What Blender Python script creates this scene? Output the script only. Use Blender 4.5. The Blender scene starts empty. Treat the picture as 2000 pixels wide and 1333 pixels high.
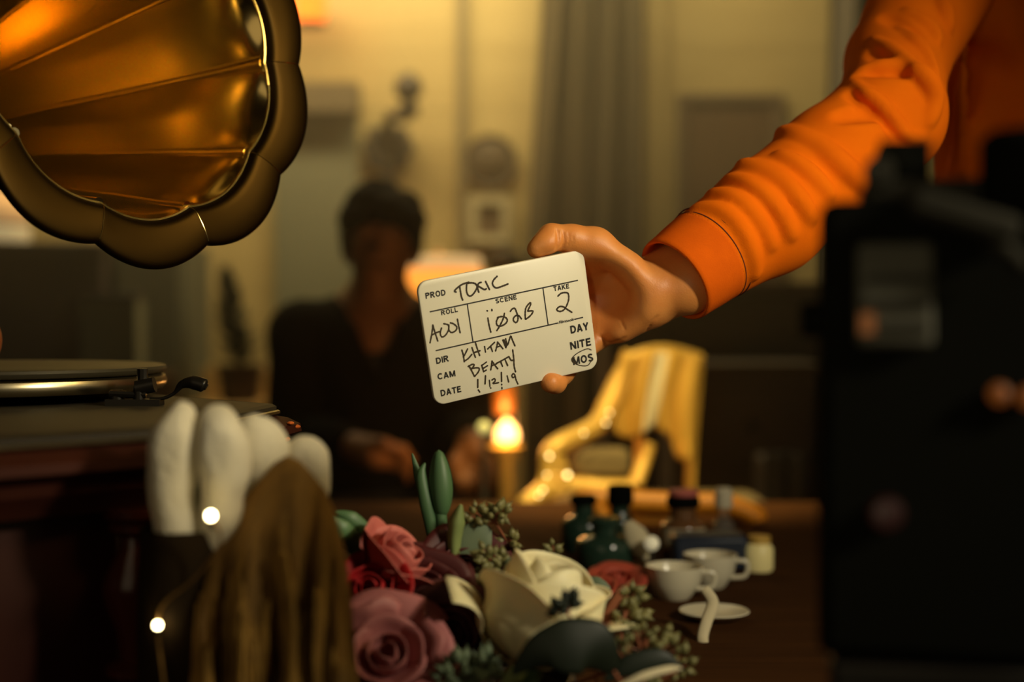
import bpy, math, random
import numpy as np
from mathutils import Vector, Matrix
from math import sin, cos, pi, radians
S = bpy.context.scene
COL = S.collection
random.seed(7)
RNG = np.random.default_rng(5)

# ------------------------------------------------------------------ camera
FPX, CX, CY = 2000 * 50 / 36, 1000.0, 666.5
CAM = Vector((0, 0, 1.05))
PITCH = math.atan(47 / FPX)
cam_data = bpy.data.cameras.new('camera')
cam = bpy.data.objects.new('camera', cam_data)
COL.objects.link(cam)
cam.location = CAM
cam.rotation_euler = (pi / 2 - PITCH, 0, 0)
cam_data.lens = 50
cam_data.sensor_width = 36
cam_data.clip_start = .02
cam_data.dof.use_dof = True
cam_data.dof.focus_distance = 1.115
cam_data.dof.aperture_fstop = 2.6
S.camera = cam
RX = Matrix.Rotation(-PITCH, 3, 'X')


def C(x, d, z):
    """camera-axis coordinates (right, depth, up) to world"""
    return CAM + RX @ Vector((x, d, z))


def P(px, py, d):
    return C((px - CX) / FPX * d, d, -(py - CY) / FPX * d)


# ------------------------------------------------------------------ world, exposure, big lights
S.view_settings.view_transform = 'Standard'
S.view_settings.look = 'None'
S.view_settings.exposure = 0
S.view_settings.gamma = 1
S.view_settings.use_curve_mapping = False
W = bpy.data.worlds.new('world')
S.world = W
W.use_nodes = True
W.node_tree.nodes['Background'].inputs[0].default_value = (1, .8, .45, 1)
W.node_tree.nodes['Background'].inputs[1].default_value = .006
S.cycles.max_bounces = 8
S.cycles.volume_bounces = 1
S.cycles.sample_clamp_indirect = 4


def light(name, kind, loc, energy, color, size=.3, target=None, size_y=None, spread=None, spot=None, blend=.5):
    l = bpy.data.lights.new(name, kind)
    l.energy = energy
    l.color = color
    if kind == 'AREA':
        l.size = size
        if size_y:
            l.shape = 'RECTANGLE'
            l.size_y = size_y
        if spread:
            l.spread = radians(spread)
    else:
        l.shadow_soft_size = size
    if kind == 'SPOT':
        l.spot_size = radians(spot or 60)
        l.spot_blend = blend
    o = bpy.data.objects.new(name, l)
    COL.objects.link(o)
    o.location = loc
    if target is not None:
        o.rotation_euler = (Vector(target) - Vector(loc)).to_track_quat('-Z', 'Y').to_euler()
    return o


light('key_spot', 'SPOT', (1.05, .08, 1.60), 62, (1, .88, .62), .09, (.02, 1.08, .98), spot=56, blend=1)
light('wall_wash', 'AREA', (-.40, 4.02, 2.66), 42, (1, .80, .42), 1.9, (-.35, 4.6, 1.7), size_y=.2)
light('horn_fill', 'AREA', (.95, .62, 1.95), 1.1, (1, .74, .30), .5, (-.40, 1.12, 1.25), spread=50)  # added unseen lamp, gives the horn its warm reflections
light('chair_toplight', 'SPOT', (.34, 1.25, 2.55), 330, (1, .76, .32), .08, (.20, 2.32, .90), spot=25, blend=.7)  # added unseen spot, brightens the gilded chair and the amber case
light('hand_spot', 'SPOT', (-.30, -.55, 1.02), 9, (1, .84, .54), .07, (.24, 1.2, 1.13), spot=24, blend=.9)
light('room_fill', 'AREA', (-.7, -.7, 1.5), 1.8, (1, .78, .46), 1.2, (-.1, 1.0, .9))


# ------------------------------------------------------------------ object helpers
def link(o, parent=None):
    COL.objects.link(o)
    if parent is not None:
        o.parent = parent
        o.matrix_parent_inverse = parent.matrix_world.inverted() if parent.type == 'EMPTY' else Matrix()
    return o


def tag(o, label=None, cat=None, group=None, kind=None):
    if label: o['label'] = label
    if cat: o['category'] = cat
    if group: o['group'] = group
    if kind: o['kind'] = kind
    return o


def thing(name, label, cat, loc=(0, 0, 0), group=None):
    o = bpy.data.objects.new(name, None)
    o.empty_display_size = .05
    COL.objects.link(o)
    o.location = loc
    o.matrix_world = Matrix.Translation(Vector(loc))
    return tag(o, label, cat, group)


class MB:
    """collects vertices and faces of one mesh object"""

    def __init__(s):
        s.v, s.f = [], []

    def add(s, vs, fs):
        n = len(s.v)
        s.v += [tuple(p) for p in vs]
        s.f += [tuple(i + n for i in f) for f in fs]
        return s

    def box(s, c, size, rot=None):
        c = Vector(c)
        hx, hy, hz = [a / 2 for a in size]
        vs = [Vector((x, y, z)) for x in (-hx, hx) for y in (-hy, hy) for z in (-hz, hz)]
        if rot is not None:
            vs = [rot @ p for p in vs]
        return s.add([c + p for p in vs], [(0, 1, 3, 2), (4, 6, 7, 5), (0, 4, 5, 1), (2, 3, 7, 6), (0, 2, 6, 4), (1, 5, 7, 3)])

    def rings(s, rings, closed=True, caps=True):
        m = len(rings[0])
        vs = [p for r in rings for p in r]
        fs = []
        for i in range(len(rings) - 1):
            for j in range(m if closed else m - 1):
                k = (j + 1) % m
                fs.append((i * m + j, i * m + k, (i + 1) * m + k, (i + 1) * m + j))
        if caps and closed:
            fs.append(tuple(range(m))[::-1])
            fs.append(tuple((len(rings) - 1) * m + j for j in range(m)))
        return s.add(vs, fs)

    def tube(s, pts, r, n=10, caps=True):
        pts = [Vector(p) for p in pts]
        rs = r if hasattr(r, '__len__') else [r] * len(pts)
        t0 = (pts[1] - pts[0]).normalized()
        a = t0.orthogonal().normalized()
        rings = []
        for i, p in enumerate(pts):
            t = (pts[min(i + 1, len(pts) - 1)] - pts[max(i - 1, 0)])
            if t.length < 1e-9: t = t0
            t.normalize()
            a = (a - t * a.dot(t))
            if a.length < 1e-6: a = t.orthogonal()
            a.normalize()
            b = t.cross(a)
            rings.append([p + (a * cos(2 * pi * j / n) + b * sin(2 * pi * j / n)) * rs[i] for j in range(n)])
        return s.rings(rings, True, caps)

    def lathe(s, prof, c=(0, 0, 0), axis=(0, 0, 1), n=32, caps=True):
        ax = Vector(axis).normalized()
        a = ax.orthogonal().normalized()
        b = ax.cross(a)
        c = Vector(c)
        return s.rings([[c + ax * z + (a * cos(2 * pi * j / n) + b * sin(2 * pi * j / n)) * max(r, 1e-5) for j in range(n)] for r, z in prof], True, caps)

    def sphere(s, c, r, n=16, m=10, sc=(1, 1, 1), rot=None):
        c = Vector(c)
        R = rot or Matrix.Identity(3)
        return s.rings([[c + R @ Vector((r * sc[0] * sin(pi * (i + .02) / (m + .04)) * cos(2 * pi * j / n), r * sc[1] * sin(pi * (i + .02) / (m + .04)) * sin(2 * pi * j / n),
                                         -r * sc[2] * cos(pi * (i + .02) / (m + .04)))) for j in range(n)] for i in range(m + 1)])

    def grid(s, fn, nu, nv):
        vs = [fn(i / nu, j / nv) for i in range(nu + 1) for j in range(nv + 1)]
        return s.add(vs, [(i * (nv + 1) + j, (i + 1) * (nv + 1) + j, (i + 1) * (nv + 1) + j + 1, i * (nv + 1) + j + 1) for i in range(nu) for j in range(nv)])

    def prism(s, poly, z0, z1):
        n = len(poly)
        vs = [(x, y, z0) for x, y in poly] + [(x, y, z1) for x, y in poly]
        return s.add(vs, [tuple(range(n))[::-1], tuple(range(n, 2 * n))] + [(i, (i + 1) % n, n + (i + 1) % n, n + i) for i in range(n)])

    def build(s, name, m=None, parent=None, smooth=True, bevel=0, solid=0, sub=0, angle=40):
        me = bpy.data.meshes.new(name)
        me.from_pydata(s.v, [], s.f)
        return finish(name, me, m, parent, smooth, bevel, solid, sub, angle)


def finish(name, me, m, parent=None, smooth=True, bevel=0, solid=0, sub=0, angle=40):
    me.validate()
    import bmesh
    bm = bmesh.new()
    bm.from_mesh(me)
    bmesh.ops.recalc_face_normals(bm, faces=bm.faces)
    bm.to_mesh(me)
    bm.free()
    if m: me.materials.append(m)
    o = bpy.data.objects.new(name, me)
    link(o, parent)
    if smooth:
        me.shade_smooth()
        if angle < 180 and not sub:
            try:
                me.set_sharp_from_angle(angle=radians(angle))
            except Exception:
                pass
    if solid:
        q = o.modifiers.new('solid', 'SOLIDIFY')
        q.thickness = solid
        q.offset = 0
    if bevel:
        q = o.modifiers.new('bevel', 'BEVEL')
        q.width = bevel
        q.segments = 2
        q.limit_method = 'ANGLE'
    if sub:
        q = o.modifiers.new('sub', 'SUBSURF')
        q.levels = q.render_levels = sub
    return o


def catmull(pts, n=6):
    pts = [Vector(p) for p in pts]
    if len(pts) < 3: return pts
    out = []
    for i in range(len(pts) - 1):
        p0, p1, p2, p3 = pts[max(i - 1, 0)], pts[i], pts[i + 1], pts[min(i + 2, len(pts) - 1)]
        for k in range(n):
            t = k / n
            out.append(.5 * ((2 * p1) + (p2 - p0) * t + (2 * p0 - 5 * p1 + 4 * p2 - p3) * t * t + (3 * p1 - p0 - 3 * p2 + p3) * t ** 3))
    return out + [pts[-1]]


# ------------------------------------------------------------------ implicit surfaces (bodies and cloth)
class SDF:
    def __init__(s):
        s.p = []

    def cap(s, a, b, ra, rb, k=.01, sub=False):
        s.p.append(('c', np.array(a, float), np.array(b, float), ra, rb, k, sub))
        return s

    def chain(s, pts, rs, k=.01, sub=False):
        for i in range(len(pts) - 1):
            s.cap(pts[i], pts[i + 1], rs[i], rs[i + 1], k, sub)
        return s

    def ell(s, c, ax, k=.01, rot=None, sub=False):
        s.p.append(('e', np.array(c, float), np.array(ax, float), np.array(rot if rot is not None else np.eye(3), float), k, sub))
        return s

    def plane(s, p, n):
        s.p.append(('p', np.array(p, float), np.array(n, float)))
        return s

    @staticmethod
    def one(q, X):
        if q[0] == 'c':
            _, a, b, ra, rb, k, sub = q
            ab = b - a
            t = np.clip(((X - a) @ ab) / max(ab @ ab, 1e-12), 0, 1)
            return np.linalg.norm(X - a - t[..., None] * ab, axis=-1) - (ra + (rb - ra) * t)
        _, c, ax, R, k, sub = q
        Y = (X - c) @ R
        k0 = np.linalg.norm(Y / ax, axis=-1)
        k1 = np.linalg.norm(Y / ax ** 2, axis=-1)
        return k0 * (k0 - 1) / np.maximum(k1, 1e-9)

    @staticmethod
    def mix(d, e, k, sub):
        if sub:
            h = np.clip(.5 - .5 * (d + e) / k, 0, 1)
            return d * (1 - h) - e * h + k * h * (1 - h)
        h = np.clip(.5 + .5 * (e - d) / k, 0, 1)
        return e * (1 - h) + d * h - k * h * (1 - h)

    def ev(s, X):
        d = np.full(X.shape[:-1], 9.0)
        for q in s.p:
            if q[0] == 'p':
                d = np.maximum(d, (X - q[1]) @ q[2])
            else:
                d = s.mix(d, s.one(q, X), q[-2], q[-1])
        return d

    def hit(s, px, py, d0=.8, d1=2.2):
        """first surface point along the line of sight through a pixel"""
        o = np.array(CAM)
        dv = np.array(P(px, py, 1.0) - CAM)
        t = d0
        for _ in range(90):
            e = float(s.ev((o + dv * t)[None])[0])
            if e < 2e-4: break
            t += e * .8
            if t > d1: return None
        return o + dv * t

    def mesh(s, h, lo, hi):
        lo, hi = np.array(lo, float), np.array(hi, float)
        n = np.ceil((hi - lo) / h).astype(int) + 1
        ax = [lo[i] + h * np.arange(n[i]) for i in range(3)]
        f = np.full(n, 9.0)
        for q in s.p:
            if q[0] == 'p':
                X = np.stack(np.meshgrid(*ax, indexing='ij'), -1)
                f = np.maximum(f, (X - q[1]) @ q[2])
                continue
            if q[0] == 'c':
                m = max(q[3], q[4]) + q[5] + 3 * h
                b0, b1 = np.minimum(q[1], q[2]) - m, np.maximum(q[1], q[2]) + m
            else:
                m = q[2].max() * 1.05 + q[4] + 3 * h
                b0, b1 = q[1] - m, q[1] + m
            i0 = np.clip(np.floor((b0 - lo) / h).astype(int), 0, n)
            i1 = np.clip(np.ceil((b1 - lo) / h).astype(int) + 1, 0, n)
            if np.any(i1 <= i0): continue
            sl_ = tuple(slice(i0[k], i1[k]) for k in range(3))
            X = np.stack(np.meshgrid(*[ax[k][sl_[k]] for k in range(3)], indexing='ij'), -1)
            f[sl_] = s.mix(f[sl_], s.one(q, X), q[-2], q[-1])
        f[[0, -1]] = np.maximum(f[[0, -1]], h * .3)
        f[:, [0, -1]] = np.maximum(f[:, [0, -1]], h * .3)
        f[:, :, [0, -1]] = np.maximum(f[:, :, [0, -1]], h * .3)
        return surface_nets(f, lo, h)


def surface_nets(f, lo, h):
    s = f < 0
    n = np.array(f.shape)
    m = n - 1
    corner = [(i, j, k) for i in (0, 1) for j in (0, 1) for k in (0, 1)]
    cs = [s[i:i + m[0], j:j + m[1], k:k + m[2]] for i, j, k in corner]
    tot = sum(c.astype(np.int8) for c in cs)
    mix = (tot > 0) & (tot < 8)
    idx = np.full(tuple(m), -1, int)
    I = np.argwhere(mix)
    idx[mix] = np.arange(len(I))
    acc = np.zeros((len(I), 3))
    cnt = np.zeros(len(I))
    for a in range(8):
        for b in range(a + 1, 8):
            ca, cb = np.array(corner[a]), np.array(corner[b])
            if np.abs(ca - cb).sum() != 1: continue
            fa = f[tuple((I + ca).T)]
            fb = f[tuple((I + cb).T)]
            w = (fa < 0) != (fb < 0)
            t = np.where(w, fa / np.where(w, fa - fb, 1), 0)
            acc += w[:, None] * (ca + t[:, None] * (cb - ca))
            cnt += w
    V = lo + h * (I + acc / np.maximum(cnt, 1)[:, None])
    F = []
    for d in range(3):
        u, v = (d + 1) % 3, (d + 2) % 3
        sl0 = [slice(1, None)] * 3
        sl0[d] = slice(0, -1)
        sl1 = list(sl0)
        sl1[d] = slice(1, None)
        a, b = s[tuple(sl0)], s[tuple(sl1)]
        off = np.array([1, 1, 1]); off[d] = 0
        E = np.argwhere(a != b) + off
        E = E[np.all(E < m, axis=1)]
        if not len(E): continue
        eu = np.zeros(3, int); eu[u] = 1
        ev = np.zeros(3, int); ev[v] = 1
        q = np.stack([idx[tuple((E - eu - ev).T)], idx[tuple((E - ev).T)], idx[tuple(E.T)], idx[tuple((E - eu).T)]], 1)
        flip = ~s[tuple(E.T)]
        q[flip] = q[flip][:, ::-1]
        F.append(q)
    F = np.concatenate(F)
    return V, F[(F >= 0).all(1)]


def np_mesh(name, parts):
    vs, fs, n = [], [], 0
    for V, F in parts:
        vs.append(V)
        fs.append(F + n)
        n += len(V)
    me = bpy.data.meshes.new(name)
    V, F = np.concatenate(vs), np.concatenate(fs)
    me.vertices.add(len(V))
    me.vertices.foreach_set('co', V.astype(np.float32).ravel())
    me.loops.add(F.size)
    me.loops.foreach_set('vertex_index', F.astype(np.int32).ravel())
    me.polygons.add(len(F))
    me.polygons.foreach_set('loop_start', (np.arange(len(F)) * 4).astype(np.int32))
    me.update(calc_edges=True)
    me.validate()
    return me


def sdf_obj(name, parts, m, parent=None, smooth_iter=2):
    me = np_mesh(name, parts)
    me.materials.append(m)
    me.shade_smooth()
    o = bpy.data.objects.new(name, me)
    link(o, parent)
    if smooth_iter:
        q = o.modifiers.new('smooth', 'SMOOTH')
        q.iterations = smooth_iter
        q.factor = .5
    return o


# ------------------------------------------------------------------ materials
def mat(name, col, rough=.5, metal=0, col2=None, scale=20, detail=4, stretch=None, bump=0, bscale=None, emit=0, ecol=None, sss=0, sheen=0, trans=0, spec=None, coat=0, ior=None,
        contrast=.25, alpha=None):
    m = bpy.data.materials.new(name)
    m.use_nodes = True
    nt = m.node_tree
    b = nt.nodes['Principled BSDF']
    b.inputs['Base Color'].default_value = (*col, 1)
    b.inputs['Roughness'].default_value = rough
    b.inputs['Metallic'].default_value = metal
    if spec is not None: b.inputs['Specular IOR Level'].default_value = spec
    if sss:
        b.inputs['Subsurface Weight'].default_value = sss
        b.inputs['Subsurface Radius'].default_value = (.012, .004, .002)
        b.inputs['Subsurface Scale'].default_value = .5
    if sheen:
        b.inputs['Sheen Weight'].default_value = sheen
        b.inputs['Sheen Tint'].default_value = (*col, 1)
    if trans: b.inputs['Transmission Weight'].default_value = trans
    if coat: b.inputs['Coat Weight'].default_value = coat
    if ior: b.inputs['IOR'].default_value = ior
    if emit:
        b.inputs['Emission Color'].default_value = (*(ecol or col), 1)
        b.inputs['Emission Strength'].default_value = emit
    tc = nt.nodes.new('ShaderNodeTexCoord')
    mp = nt.nodes.new('ShaderNodeMapping')
    nt.links.new(tc.outputs['Object'], mp.inputs[0])
    if stretch: mp.inputs['Scale'].default_value = stretch
    nz = nt.nodes.new('ShaderNodeTexNoise')
    nz.inputs['Scale'].default_value = scale
    nz.inputs['Detail'].default_value = detail
    nt.links.new(mp.outputs[0], nz.inputs['Vector'])
    if col2:
        r = nt.nodes.new('ShaderNodeValToRGB')
        r.color_ramp.elements[0].position = .5 - contrast
        r.color_ramp.elements[1].position = .5 + contrast
        r.color_ramp.elements[0].color = (*col, 1)
        r.color_ramp.elements[1].color = (*col2, 1)
        nt.links.new(nz.outputs[0], r.inputs[0])
        nt.links.new(r.outputs[0], b.inputs['Base Color'])
    if bump:
        bn = nt.nodes.new('ShaderNodeBump')
        bn.inputs['Strength'].default_value = bump
        bn.inputs['Distance'].default_value = .002
        src = nz
        if bscale:
            src = nt.nodes.new('ShaderNodeTexNoise')
            src.inputs['Scale'].default_value = bscale
            src.inputs['Detail'].default_value = 3
            nt.links.new(mp.outputs[0], src.inputs['Vector'])
        nt.links.new(src.outputs[0], bn.inputs['Height'])
        nt.links.new(bn.outputs[0], b.inputs['Normal'])
    return m


M = dict(
    wall=mat('wall_paint', (.50, .385, .155), .8, col2=(.45, .34, .13), scale=3, stretch=(1, 1, 6)),
    floor=mat('floor_wood', (.10, .055, .025), .5, col2=(.05, .028, .013), scale=4, stretch=(1, 12, 1)),
    ceil=mat('ceiling_paint', (.25, .22, .14), .9),
    sidewall=mat('side_wall_paint', (.10, .075, .04), .9, col2=(.07, .05, .03), scale=2),
    doorblue=mat('door_paint', (.19, .19, .115), .7, col2=(.16, .165, .10), scale=2),
    darkwood=mat('dark_wood', (.06, .032, .015), .45, col2=(.03, .016, .008), scale=6, stretch=(8, 8, 1)),
    drape=mat('drape_cloth', (.085, .063, .025), .95, col2=(.055, .042, .017), scale=2, stretch=(4, 4, .5), sheen=.2),
    drape2=mat('grey_drape_cloth', (.12, .10, .07), .95, col2=(.08, .07, .045), scale=2, stretch=(4, 4, .5)),
    frame=mat('cream_frame', (.50, .44, .25), .6),
    picture=mat('picture_print', (.16, .11, .05), .7, col2=(.09, .05, .025), scale=15),
    plaque=mat('plaque_bronze', (.085, .055, .02), .7, col2=(.06, .038, .015), scale=20),
    iron=mat('dark_iron', (.05, .04, .028), .5, .3),
    shade=mat('lamp_shade_cloth', (.35, .11, .02), .8, emit=1.35, ecol=(1, .31, .03)),
    shadeband=mat('lamp_shade_band', (.8, .55, .3), .8, emit=.6, ecol=(1, .62, .25)),
    orangeglass=mat('orange_lantern_glass', (.9, .2, .03), .3, emit=1.5, ecol=(1, .16, .012)),
    amber=mat('amber_glass', (.16, .055, .006), .4, emit=.03, ecol=(1, .35, .04)),
    flame=mat('candle_glow', (1, .6, .25), .5, emit=3.2, ecol=(1, .52, .18)),
    bulb=mat('fairy_bulb', (1, .9, .6), .3, emit=26, ecol=(1, .80, .40)),
    bulb2=mat('fairy_bulb_soft', (1, .8, .4), .3, emit=7, ecol=(1, .72, .26)),
    suit=mat('black_suit', (.011, .010, .008), .95, spec=.05, col2=(.008, .008, .006), scale=40),
    shirt=mat('dark_shirt', (.02, .018, .014), .8),
    trouser=mat('dark_trousers', (.012, .011, .01), .9),
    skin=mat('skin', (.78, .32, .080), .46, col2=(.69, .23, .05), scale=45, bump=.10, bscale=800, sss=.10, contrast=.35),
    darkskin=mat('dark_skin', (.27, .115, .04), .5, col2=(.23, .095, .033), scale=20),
    hair=mat('dark_hair', (.014, .010, .006), .9, spec=.1, col2=(.007, .005, .004), scale=80, bump=.5),
    orange=mat('orange_fleece', (.90, .175, .002), .9, col2=(.82, .145, .0015), scale=30, bump=.12, bscale=900, spec=.08),
    cuff=mat('orange_rib', (.80, .13, .003), .9, col2=(.70, .11, .003), scale=60, stretch=(1, 1, 1), bump=.15, bscale=900, spec=.08),
    stitch=mat('dark_stitch', (.12, .02, .004), .9),
    slate=mat('slate_board', (.80, .76, .62), .38, col2=(.77, .73, .585), scale=18),
    ink=mat('print_ink', (.012, .009, .006), .5),
    marker=mat('marker_ink', (.022, .014, .006), .45, col2=(.05, .03, .008), scale=90),
    brass=mat('horn_brass', (.82, .64, .27), .16, 1, col2=(.76, .56, .20), scale=7, contrast=.35),
    mahogany=mat('mahogany', (.042, .009, .004), .4, col2=(.02, .005, .003), scale=8, stretch=(1, 1, .15), spec=.25),
    toppanel=mat('cabinet_top', (.030, .023, .013), .6, col2=(.021, .016, .009), scale=6, spec=.25),
    nickel=mat('nickel', (.50, .43, .27), .3, 1, col2=(.35, .29, .18), scale=30),
    record=mat('record_shellac', (.034, .028, .016), .5, spec=.25),
    blackmetal=mat('black_metal', (.02, .017, .013), .35, .6),
    puff=mat('white_fleece', (.78, .72, .56), .95, col2=(.66, .59, .42), scale=28, bump=.6, bscale=260, sheen=.5),
    puffshade=mat('shaded_fleece', (.30, .28, .18), .95, col2=(.22, .2, .12), scale=30, bump=.6, bscale=260),  # white fleece again, the shade between lobes put into its colour
    shawl=mat('gold_shawl', (.30, .15, .018), .85, col2=(.10, .052, .010), scale=24, stretch=(2, 2, .16), bump=.6, bscale=120, contrast=.3),
    fringe=mat('gold_fringe', (.40, .22, .035), .8, col2=(.16, .085, .015), scale=50),
    wirecopper=mat('copper_wire', (.35, .2, .06), .4, .8),
    gold=mat('gilded_wood', (.78, .50, .11), .5, .25, col2=(.62, .37, .06), scale=30, bump=.2),
    golddrape=mat('gold_drape', (.62, .37, .05), .7, col2=(.42, .22, .025), scale=10, stretch=(4, 4, .4)),
    cream=mat('cream_cloth', (.60, .52, .33), .9),
    cushion=mat('seat_cushion', (.20, .15, .06), .9, col2=(.14, .1, .04), scale=12),
    darkchest=mat('dark_chest', (.055, .04, .024), .6, col2=(.035, .025, .016), scale=5),
    slateblue=mat('blue_grey_cloth', (.045, .05, .055), .9),
    amberwood=mat('amber_wood', (.80, .32, .018), .45, col2=(.62, .23, .012), scale=9),
    tablewood=mat('table_wood', (.065, .025, .007), .9, col2=(.042, .016, .005), scale=6, stretch=(1, 10, 1), spec=.04),
    rib=mat('rib_brass', (.90, .72, .36), .14, 1),
    mouldwood=mat('moulding_wood', (.05, .011, .005), .65, col2=(.025, .006, .003), scale=8, spec=.1),
    columnwood=mat('polished_mahogany', (.085, .017, .007), .22, col2=(.05, .010, .005), scale=8),
    planter=mat('dark_planter', (.022, .013, .005), .9, spec=.1),
    clearglass=mat('clear_glass', (.8, .8, .7), .05, trans=.9, ior=1.4),
    greenglass=mat('green_glass', (.02, .045, .03), .12, coat=.3),
    brownglass=mat('brown_glass', (.16, .075, .03), .15, coat=.4),
    whiteceramic=mat('white_ceramic', (.72, .66, .48), .25),
    bluecloth=mat('navy_plastic', (.012, .02, .04), .5),
    blackplastic=mat('black_plastic', (.005, .005, .0035), .8, spec=.02),
    rigmetal=mat('worn_black_metal', (.022, .020, .014), .8, spec=.1),
    rigpaper=mat('grey_green_label', (.06, .056, .038), .9),
    redled=mat('red_tally_light', (.010, .001, .001), .5, emit=.006, ecol=(1, .05, .03)),
    orangeled=mat('orange_indicator', (.06, .02, .005), .6, emit=.10, ecol=(1, .25, .03)),
    pink=mat('pink_petal', (.64, .18, .14), .6, col2=(.50, .12, .10), scale=14, sss=.05),
    mauve=mat('mauve_petal', (.44, .15, .145), .6, col2=(.31, .09, .095), scale=14),
    red=mat('red_petal', (.50, .008, .010), .6, col2=(.26, .005, .007), scale=20),
    darkred=mat('dark_red_petal', (.085, .006, .006), .6, col2=(.05, .004, .004), scale=20),
    dusky=mat('dusky_petal', (.13, .035, .028), .7, col2=(.05, .012, .012), scale=20),
    white=mat('white_petal', (.84, .77, .52), .55, col2=(.78, .66, .34), scale=9, sss=.1),
    leaf=mat('tulip_green', (.085, .17, .065), .5, col2=(.05, .115, .05), scale=30, stretch=(1, 1, .2)),
    euc=mat('eucalyptus_green', (.13, .17, .095), .6, col2=(.10, .14, .08), scale=20),
    darkleaf=mat('dark_leaf_green', (.010, .015, .008), .5, col2=(.007, .011, .006), spec=.3, scale=15),
    palegreen=mat('pale_leaf_green', (.24, .28, .09), .5, col2=(.15, .21, .075), scale=60, stretch=(1, 1, .1)),
    seed=mat('seed_green', (.20, .18, .06), .5, col2=(.12, .12, .045), scale=60),
    twig=mat('red_twig', (.24, .075, .03), .6),
    plant=mat('plant_green', (.02, .03, .015), .7),
    coral=mat('coral_petal', (.55, .085, .03), .7, col2=(.35, .045, .03), scale=12),
)


# ------------------------------------------------------------------ slate held in the hand
def rot3(a, b, c):
    Ry = Matrix(((cos(a), 0, sin(a)), (0, 1, 0), (-sin(a), 0, cos(a))))
    Rz = Matrix(((cos(b), -sin(b), 0), (sin(b), cos(b), 0), (0, 0, 1)))
    Rx = Matrix(((1, 0, 0), (0, cos(c), -sin(c)), (0, sin(c), cos(c))))
    return Rz @ Rx @ Ry


SL_R = RX @ rot3(-.20331668, .42629548, .12183959)
SL_O = C(-.00191408, 1.11, .01153667)
SL_W, SL_H, SL_T = .14235204, .09674528, .004
SL_N = SL_R @ Vector((0, -1, 0))


def sl(u, v, lift=0.0):
    return SL_O + SL_R @ Vector((u, -SL_T / 2 - lift, v))


def sl_uv(px, py):
    d = P(px, py, 1.0) - CAM
    o = SL_O + SL_N * SL_T / 2
    t = (o - CAM).dot(SL_N) / d.dot(SL_N)
    q = SL_R.transposed() @ (CAM + d * t - SL_O)
    return q.x, q.z


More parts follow.
